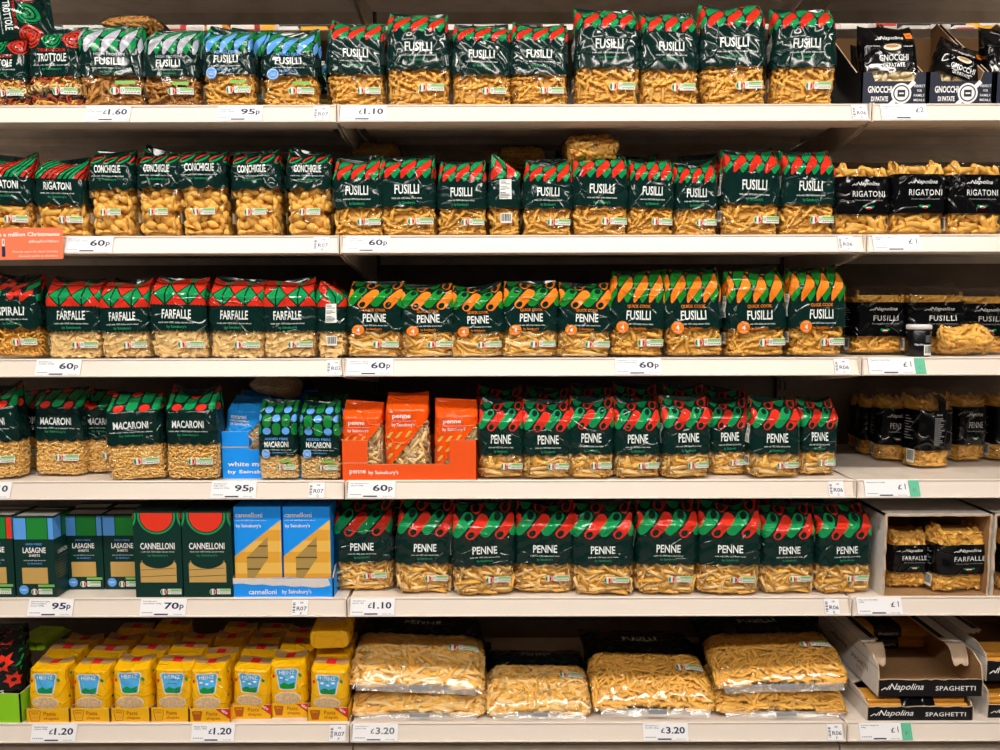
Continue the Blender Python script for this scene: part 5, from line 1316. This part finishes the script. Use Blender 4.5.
carton('cannelloni_box', 234, 281, 592, 506, .014, .08, cann_blue, 'left bright blue cannelloni box in the blue tray', 'pasta box', base=M['bcard'], lift=.0035)
carton('cannelloni_box', 283, 330, 592, 506, .014, .08, cann_blue, 'right bright blue cannelloni box in the blue tray', 'pasta box', base=M['bcard'], lift=.0035)
y = .006; z = shelf_z(5); xa, xb = at(232, 588, y).x, at(333, 588, y).x; w = (xb - xa) / 2; hh = at(282, 577.5, y).z - z
t = thing('display_tray', 'low blue tray with torn white edge holding blue cannelloni boxes', 'tray', ((xa + xb) / 2, y, z))
mb = MB(); g = random.Random(4); edge = [(w - 2 * w * q / 14, hh + g.uniform(-.0016, .0012)) for q in range(15)]
mb.slab([(-w, 0), (w, 0)] + edge, (0, 0, 0), (1, 0, 0), (0, 0, 1), .003, M['bcard'], M['kraftpale'], M['kraft']); sf = Flat((0, 0, 0), (1, 0, 0), (0, 0, 1))
tear = [(-w, hh * .99)] + [(-w + 2 * w * q / 10, hh * (.70 - .25 * q / 10 + .05 * (q % 2))) for q in range(10)] + [(w * .94, hh * .62), (w * .9, hh * .96)]
ink(mb, sf, poly(tear[::-1]), M['whitecard']); ink(mb, sf, text('cannelloni', -w * .68, hh * .30, hh * .26, w * .55, align='l', bold=.012), M['wink']); ink(mb, sf, text("by Sainsbury's", -w * .02, hh * .28, hh * .28, w * .58, align='l', bold=.012), M['wink'])
mb.obj('front_panel', t)
for s in (-1, 1):
    mb = MB()
    if s > 0: mb.slab([(0, 0), (.095, 0), (.095, hh * 1.5), (.03, hh * 1.4), (0, hh)], (w, 0, 0), (0, 1, 0), (0, 0, 1), .003, M['bcard'], M['kraftpale'], M['kraft'])
    else: mb.slab([(0, 0), (0, hh), (-.095, hh * 1.5), (-.095, 0)], (-w, 0, 0), (0, -1, 0), (0, 0, 1), .003, M['bcard'], M['kraftpale'], M['kraft'])
    mb.obj('side_panel', t)
mb = MB(); mb.box(-w + .003, w - .003, .003, .095, .0003, .003, M['kraft']); mb.obj('base', t)

# white cartons of banded farfalle
def white_carton(u0, u1, label):
    y = .004; z = shelf_z(5); xa, xb = at(u0, 560, y).x, at(u1, 560, y).x; w = (xb - xa) / 2; h = at((u0 + u1) / 2, 515, y).z - z; dp = .36; th = .0055
    t = thing('display_carton', label, 'carton', ((xa + xb) / 2, y, z)); g = random.Random(9)
    def rag(a, b, n, amp): return [(a + (b - a) * q / n, g.uniform(-amp, amp)) for q in range(n + 1)]
    for s in (-1, 1):
        mb = MB(); r = [(d_, zz) for zz, d_ in rag(0, h, 12, .0025)]
        if s < 0: mb.slab([(-d_, zz) for d_, zz in r] + [(-dp, h), (-dp, 0)], (-w, 0, 0), (0, -1, 0), (0, 0, 1), th, M['whitecard'], M['kraftpale'], M['kraft'])
        else: mb.slab([(0, 0), (dp, 0), (dp, h)] + [(d_, zz) for d_, zz in r[::-1][:-1]], (w, 0, 0), (0, 1, 0), (0, 0, 1), th, M['whitecard'], M['kraftpale'], M['kraft'])
        ink(mb, Flat((s * w, .0 if s > 0 else .05, 0), (0, 1, 0) if s > 0 else (0, -1, 0), (0, 0, 1)), text('04', .022, h * .80, .014, .014), M['labelink'])
        mb.obj('side_panel', t)
    mb = MB(); r = rag(-w, w, 16, .003); mb.slab([(x, d_) for x, d_ in r] + [(w, dp), (-w, dp)], (0, 0, h), (1, 0, 0), (0, 1, 0), th, M['whitecard'], M['kraftpale'], M['kraft']); mb.obj('top_panel', t)
    mb = MB(); mb.box(-w + th, w - th, .0, dp, .0004, .005, M['kraft']); mb.obj('base', t)
    mb = MB(); mb.slab([(w, 0), (-w, 0), (-w, h - th), (w, h - th)], (0, dp, 0), (-1, 0, 0), (0, 0, 1), .004, M['whitecard'], M['kraft'], M['kraft']); mb.obj('back_panel', t)
white_carton(883, 989.5, 'white open carton with torn edges holding two banded farfalle bags'); white_carton(992, 1098, 'white open carton cut off by the right photo edge')
gz = shelf_z(5) + .0055
stand(None, 5, 884, 930, 521, .040, 'clear farfalle bag with black band, left one in the white carton', yaw=2, pr=proto_band('farfalle', 0), group='banded farfalle bags', ground=gz)
stand(None, 5, 926, 989, 519, .012, 'clear farfalle bag with black band, bulging right one in the white carton', yaw=10, roll=1, pr=proto_band('farfalle', 1), group='banded farfalle bags', ground=gz)
stand(None, 5, 996, 1050, 521, .015, 'clear farfalle bag with black band in the carton at the photo edge', pr=proto_band('farfalle', 0), group='banded farfalle bags', ground=gz)

# ------------------------------------------------------------------ bottom shelf, left bay: yellow bags in trays
TR = [(25, 68.5, .004), (69.5, 109, .006), (110, 149, .007), (150, 188, .008), (188.5, 229.5, .003), (231, 270.5, .022), (271, 309, .028), (306.5, 347.5, .007)]
BG = [(28, 70, 655), (71, 111, 655), (113, 153, 652), (153, 193, 652), (191, 229, 655), (231, 271, 654), (271, 310, 648), (308, 348, 655)]
CNT = [3, 4, 4, 3, 4, 4, 3, 3]
def shield(cx, cz, a, b): return [(cx - a, cz + b * .8), (cx - a * .8, cz + b), (cx + a * .8, cz + b), (cx + a, cz + b * .8), (cx + a * .9, cz + b * .4), (cx + a * .66, cz - b), (cx - a * .66, cz - b), (cx - a * .9, cz + b * .4)]
z6 = shelf_z(6)
for q, (u0, u1, y) in enumerate(TR):
    um = (u0 + u1) / 2; xa, xb = at(u0, 715, y).x, at(u1, 715, y).x; w = (xb - xa) / 2; hh = .0375; new = q > 3
    t = thing('display_tray', 'yellow pasta shapes tray%s, %s from left on the bottom shelf' % (' with red NEW corner' if new else '', ORDW[q]), 'tray', ((xa + xb) / 2, y, z6), 'yellow trays')
    mb = MB(); mb.slab([(-w, 0), (w, 0), (w, hh), (-w, hh)], (0, 0, 0), (1, 0, 0), (0, 0, 1), .002, M['ycard'], M['kraftpale'], M['kraft']); sf = Flat((0, 0, 0), (1, 0, 0), (0, 0, 1)); il = M['brownink']
    sx = -w * .58 if not new else -w * .62
    if new: ink(mb, sf, poly(shield(sx, hh * .5, w * .26, hh * .34)), il)
    else:
        S_ = shield(sx, hh * .5, w * .27, hh * .36); ink(mb, sf, stroke(S_ + S_[:1], hh * .035), il); ink(mb, sf, rect(sx - w * .16, sx + w * .16, hh * .28, hh * .44), M['goldcard'])
    ink(mb, sf, text('HEINZ', sx, hh * .70, hh * .13, w * .32), M['ycard'] if new else il, .0007)
    ink(mb, sf, text('Pasta', w * .10, hh * .66, hh * .27, w * .56, bold=.01), il); ink(mb, sf, text('shapes', w * .16, hh * .30, hh * .27, w * .68, bold=.01), il)
    if new:
        ink(mb, sf, poly([(w * .28, hh * .99), (w, hh * .99), (w, hh * .25)]), M['redcard'], .0007); ink(mb, sf, text('NEW', w * .72, hh * .78, hh * .17, w * .34, ang=-.62, bold=.02), M['wink'], .0010)
    mb.obj('front_panel', t)
    for s in (-1, 1):
        mb = MB()
        if s < 0: mb.slab([(0, 0), (0, hh), (-.29, hh), (-.29, 0)], (-w, 0, 0), (0, -1, 0), (0, 0, 1), .0018, M['ycard'], M['kraft'], M['kraft'])
        else: mb.slab([(0, 0), (.29, 0), (.29, hh), (0, hh)], (w, 0, 0), (0, 1, 0), (0, 0, 1), .0018, M['ycard'], M['kraft'], M['kraft'])
        mb.obj('side_panel', t)
    mb = MB(); mb.box(-w + .002, w - .002, .002, .29, .0003, .0022, M['kraft']); mb.obj('base', t)
    for k in range(CNT[q]):
        b0, b1, vt = BG[q]; yb = y + .006 + k * .069; pr = proto_yellow(k % 2 if k else q % 2, q < 4)
        s = pxm(680, y + .006); ww = (b1 - b0) / s * .93; hgt = at((b0 + b1) / 2, vt, y + .05).z - z6 - .003
        cx = at((b0 + b1) / 2, 680, y + .006).x - .007 * (1 if um < 500 else -1)
        kk = 'yellow pasta shapes bag, %s from left in the front row' % ORDW[q] if k == 0 else 'yellow pasta shapes bag in the %s row back of the %s yellow tray' % (ORDW[k], ORDW[q])
        if k == 0: kk += ', blue panel with green hill' if q < 4 else ', blue panel with white clouds'
        spawn(pr, (cx + (rnd.uniform(-.004, .004) if k else 0), yb + .032, z6 + .0028), ww, hgt + (rnd.uniform(-.004, .012) if k else 0), None, (R(rnd.uniform(-2, 2)), R(rnd.uniform(-2, 2)), R(rnd.uniform(-4, 4) - 2)), kk, 'pasta bag', 'yellow pasta shapes bags')
pr = proto_yellow(1, False); c = at(328, 640, .05)
spawn(pr, (c.x, .055, c.z), .100, .15, .055, (R(-86), 0, R(4)), 'yellow pasta shapes bag lying flat on top of the rightmost yellow bags', 'pasta bag')
# star pasta at the far left
def proto_star(var):
    W, H, D = .125, .205, .07; P = Pouch(W, H, D, 40 + var, ta=.82, ylean=.3)
    sl = MB(); P.shell(sl, M['bigblack'], H * .40, H, ns=120, nz=34, cap1=True)
    for T, m in p_star(W, H * .52, H * .98, M['red'], M['leaf'], W * .5 + .03, M['bigblack']):
        if len(T): ink(sl, P, T[(np.abs(T[..., 0]) < W * .5 + .03).all(1)], m, .0006 + (.0004 if m is M['bigblack'] else 0))
    ink(sl, P, text('STARS', 0, H * .45, H * .05, W * .5, bold=.01), M['white'], .0009)
    lo = MB(); P.shell(lo, M['lime'], 0.0, H * .40, ns=120, nz=18, cap0=True)
    sd = MB(); panel_ink(sd, P, P.corner, P.corner + .025, H * .1, H * .42)
    return pack('pasta_stars_bag', [('printed_sleeve', sl, None), ('lower_sleeve', lo, 'lime green lower sleeve'), ('back_label', sd, 'white ingredients panel at the side')], P)
ps = proto_star(0)
for k in range(3): stand(None, 6, -36, 24, (648, 636, 626)[k], (.012, .09, .165)[k], 'black pasta bag with red and green stars, %s at the far left' % ('front one', 'second one back', 'third one back')[k], pr=ps, group='star pasta bags', wk=.98, yaw=(0, 3, -2)[k])
t = thing('display_tray', 'lime green tray front at the bottom left corner', 'tray', (at(-4, 708, .002).x - .006, .002, z6))
mb = MB(); w = .066; mb.slab([(-w, 0), (w, 0), (w, .078), (-w, .082)], (0, 0, 0), (1, 0, 0), (0, 0, 1), .003, M['limecard'], M['kraftpale'], M['kraft']); mb.obj('front_panel', t)
mb = MB(); mb.slab([(0, 0), (.28, 0), (.28, .07), (0, .078)], (w, 0, 0), (0, 1, 0), (0, 0, 1), .003, M['limecard'], M['kraftpale'], M['kraft']); mb.obj('side_panel', t)
P = Pouch(.11, .17, .06, 77, ta=.8, ylean=.3); sl = MB(); P.shell(sl, M['lime'], 0.0, P.H, cap0=True, cap1=True); ink(sl, P, text('Pasta', 0, .1, .014, .04), M['leaf'], .0008); fs = MB(); ink(fs, P, rect(-.04, .04, .15, .156), M['leaf'], .0008)
lb = pack('pasta_bag', [('printed_sleeve', sl, None), ('film_seam', fs, None)], P); c = at(30, 645, .14)
spawn(lb, (c.x, .14, c.z), .085, .10, .028, (R(-84), 0, R(-8)), 'lime green bag lying across behind the front yellow bags at far left', 'pasta bag')

# ------------------------------------------------------------------ bottom shelf, middle bay: large bags lying down
def big(title, pk, var, u0, u1, vb, y, label, lift=0.0, tilt=2, roll=0, yaw=0, h=.43, d=.105):
    pr = proto_large(title, pk, var); s = pxm(vb, y); w = (u1 - u0) / s; x = at((u0 + u1) / 2, vb, y).x
    c, s_ = math.cos(R(tilt)), math.sin(R(tilt)); z = z6 + lift + d / 2 * c + .002
    spawn(pr, (x, y, z), w, h, d, Matrix_euler(tilt, roll, yaw), label, 'pasta bag', 'large bags lying on the bottom shelf')
big('PENNE', 'penne', 0, 347, 486, 712, .010, 'large penne bag lying flat at the left, underneath another penne bag', d=.066, tilt=0)
big('PENNE', 'penne', 1, 347, 486, 692, .020, 'large penne bag lying on top of the left penne pile', lift=.066, tilt=2, roll=3.6, yaw=2, d=.074)
big('PENNE', 'penne', 0, 484, 592, 710, .010, 'large penne bag lying alone between the penne pile and fusilli bag', tilt=0, d=.074, h=.37)
big('FUSILLI', 'fusilli', 0, 592, 719, 710, .010, 'large fusilli bag lying alone left of the piled fusilli bags', tilt=4, roll=1.0, lift=.004, d=.080)
big('FUSILLI', 'fusilli', 1, 716, 853, 712, .012, 'large fusilli bag lying flat under the other at the right', d=.066, tilt=0)
big('FUSILLI', 'fusilli', 0, 715, 850, 690, .020, 'large fusilli bag lying on top of the right pile', lift=.066, tilt=2, roll=-3.6, yaw=-4, d=.076)

# ------------------------------------------------------------------ bottom shelf, right bay: spaghetti trays
def spag_pack(x, y, z, w, d, h, label, yaw=0):
    t = thing('spaghetti_pack', label, 'spaghetti pack', (x, y, z), None, (0, 0, R(yaw)))
    g = random.Random(int(x * 1000)); mb = MB()
    n = 0; bw = M['black']
    for r_ in range(5):
        for c_ in range(10):
            yy = -d / 2 + d * (c_ + .5) / 10; zz = h * (r_ + .5) / 5; q = 1 - (yy / (d / 2)) ** 2
            if r_ in (0, 4) and abs(yy) > d * .36: continue
            V, F = sweep([(-w * .485 + g.uniform(-.003, .003), yy, zz), (0, yy, zz + g.uniform(-.001, .001)), (w * .485 + g.uniform(-.003, .003), yy, zz)], h * .115, 6); mb.add(V, F, PM['spag'], True)
    mb.obj('spaghetti', t)
    def tube(mb, x0, x1, m, o):
        prof = [(-d / 2 - o, h * .25), (-d / 2 - o, h * .75), (-d * .40, h + o), (d * .40, h + o), (d / 2 + o, h * .75), (d / 2 + o, h * .25), (d * .40, -o * .2), (-d * .40, -o * .2)]; k = len(prof); X = np.linspace(x0, x1, 8)
        V = [(xx, yy, zz) for xx in X for yy, zz in prof]; mb.add(V, [(i * k + j, (i + 1) * k + j, (i + 1) * k + (j + 1) % k, i * k + (j + 1) % k) for i in range(7) for j in range(k)], m, False)
        if o < .0015: mb.add(V[:k], [tuple(range(k))], m); mb.add(V[-k:], [tuple(range(k - 1, -1, -1))], m)
    fm_ = MB(); tube(fm_, -w / 2, w / 2, FILM, .0008); fm_.obj('clear_film', t)
    bd = MB(); tube(bd, -w * .16, w * .17, M['black'], .0016); sf = Flat((0, -d / 2 - .0016, 0), (1, 0, 0), (0, 0, 1))
    ink(bd, sf, text('SPAGHETTI', w * .01, h * .42, h * .22, w * .24, bold=.006), M['white']); bd.obj('printed_band', t)
def spag_tray(u0, u1, vb, vt, y, hs, z, label, torn=False, logo=True):
    um = (u0 + u1) / 2; xa, xb = at(u0, vb, y).x, at(u1, vb, y).x; w = (xb - xa) / 2; hf = at(um, vt, y).z - z; dp = .36; th = .004; g = random.Random(int(u0))
    t = thing('display_tray', label, 'tray', ((xa + xb) / 2, y, z)); mb = MB()
    top = [(w * .985 - 2 * w * .985 * q / 22, hf + g.uniform(-.002, .001)) for q in range(23)]
    mb.slab([(-w * .985, 0), (w * .985, 0)] + top, (0, 0, 0), (1, 0, 0), (0, 0, 1), th, M['blackcard'], M['kraftpale'], M['kraft']); sf = Flat((0, 0, 0), (1, 0, 0), (0, 0, 1))
    script_logo(mb, sf, -w * .46, hf * .52, hf * .50, w * .66, M['wink'], .0004); ink(mb, sf, text('SPAGHETTI', w * .48, hf * .48, hf * .28, w * .76, bold=.012, space=1.1), M['wink'])
    mb.obj('front_panel', t)
    for s in (-1, 1):
        mb = MB(); A = [(0, 0), (dp, 0), (dp, hs)] + [(dp * (1 - q / 14), hs + (g.uniform(-.002, .002) if q > 8 else 0)) for q in range(1, 13)] + [(.035, hs * .96), (.008, hs * .80), (.003, hs * .62), (0, hf * 1.05)]
        if s > 0: mb.slab(A, (w, 0, 0), (0, 1, 0), (0, 0, 1), th, M['whitecard'], M['kraftpale'], M['kraft'])
        else:
            mb.slab([(-a, b) for a, b in A][::-1], (-w, 0, 0), (0, -1, 0), (0, 0, 1), th, M['whitecard'], M['kraftpale'], M['kraft'])
            lf = Flat((-w, dp, 0), (0, -1, 0), (0, 0, 1))
            ink(mb, lf, stroke([(0, hs * .72), (dp, hs * .72)], .0012), M['blackcard'])
            if logo: script_logo(mb, lf, dp * .40, hs * .52, hs * .20, dp * .24, M['blackcard'], .0004); ink(mb, lf, text('SPAGHETTI', dp * .72, hs * .46, hs * .13, dp * .26, bold=.01), M['blackcard']); ink(mb, lf, text('500g', dp * .72, hs * .26, hs * .08, dp * .08), M['blackcard'])
        mb.obj('side_panel', t)
        # top flap folded in, torn short at the front
        mb = MB(); fw = .052; x0 = -w if s < 0 else w - fw
        ed = [(x0 + fw * q / 8, .085 + g.uniform(-.006, .006) + (.02 * q / 8 if s < 0 else .02 * (1 - q / 8))) for q in range(9)]
        mb.slab(ed + [(x0 + fw, dp), (x0, dp)], (0, 0, hs + .0036), (1, 0, 0), (0, 1, 0), .0034, M['whitecard'], M['kraftpale'], M['kraft'])
        ts = Flat((0, 0, hs + .0036), (1, 0, 0), (0, 1, 0)); xk = x0 + (fw * .62 if s < 0 else fw * .05)
        ink(mb, ts, rect(xk, xk + fw * .33, .115, dp), M['blackcard'], .0003)
        tf = mb.obj('top_flap', t)
        # the ragged fibre curl at the tear
        if torn:
            mb = MB(); V = []; F = []; n_, m_ = 9, 6
            for i in range(m_):
                f = i / (m_ - 1)
                for q in range(n_):
                    xx = x0 + fw * (q / (n_ - 1)) * (1 - .25 * f); V.append((xx + g.uniform(-.001, .001), .085 - .045 * f + g.uniform(-.003, .003) * f, hs + .0045 - .040 * f * f + .004 * math.sin(q * 1.3 + f * 3) * f))
            for i in range(m_ - 1):
                for q in range(n_ - 1): F.append((i * n_ + q, i * n_ + q + 1, (i + 1) * n_ + q + 1, (i + 1) * n_ + q))
            V2 = [(a, b, c + .0015) for a, b, c in V]; k_ = len(V)
            bd_ = [q for q in range(n_)] + [i * n_ + n_ - 1 for i in range(1, m_)] + [(m_ - 1) * n_ + q for q in range(n_ - 2, -1, -1)] + [i * n_ for i in range(m_ - 2, 0, -1)]
            mb.add(V + V2, [f_[::-1] for f_ in F] + [tuple(a + k_ for a in f_) for f_ in F] + [(bd_[j], bd_[(j + 1) % len(bd_)], bd_[(j + 1) % len(bd_)] + k_, bd_[j] + k_) for j in range(len(bd_))], M['kraftpale'], True)
            mb.obj('torn_fibre', tf)
    mb = MB(); mb.box(-w + th, w - th, th, dp - th, .0004, .004, M['kraft']); mb.obj('base', t)
    mb = MB(); mb.slab([(w, 0), (-w, 0), (-w, hs), (w, hs)], (0, dp, 0), (-1, 0, 0), (0, 0, 1), th, M['whitecard'], M['kraft'], M['kraft']); mb.obj('back_panel', t)
    return (xa + xb) / 2, w
zu = at(930, 697.5, .004).z; hl = zu - z6 - .0085
cx, w = spag_tray(866, 972, 720, 707.5, .004, hl, z6, 'lower black fronted spaghetti tray carrying the opened tray', logo=False)
spag_pack(cx - .004, .048, z6 + .0045, w * 1.92, .075, hl - .010, 'spaghetti pack with black band lying behind the lower tray front')
cx2, w2 = spag_tray(877, 982, 690, 680.5, .006, .098, zu, 'opened upper spaghetti tray with torn white flaps, nearly empty', torn=True)
for q, (dy, dz, dx) in enumerate(((.29, 0, .012), (.285, .035, .016))): spag_pack(cx2 + dx, .006 + dy, zu + .0045 + dz, w2 * 1.78, .075, .034, 'spaghetti pack, %s of two at the back of the opened tray' % ('lower', 'upper')[q])
zl = z6; hl3 = at(1020, 684, .02).z - z6 - .004
cx3, w3 = spag_tray(986, 1092, 720, 706, .02, hl3, z6, 'lower spaghetti tray cut off at the right photo edge', logo=False)
spag_pack(cx3, .07, z6 + .0045, w3 * 1.9, .08, .045, 'spaghetti pack in the lower tray at the right photo edge')
zt = z6 + hl3 + .0045
cx4, w4 = spag_tray(985, 1091, 678, 662, .03, .085, zt, 'upper spaghetti tray with white flaps at the right photo edge', logo=False)
spag_pack(cx4, .085, zt + .0045, w4 * 1.9, .08, .06, 'spaghetti pack in the upper tray at the right photo edge')
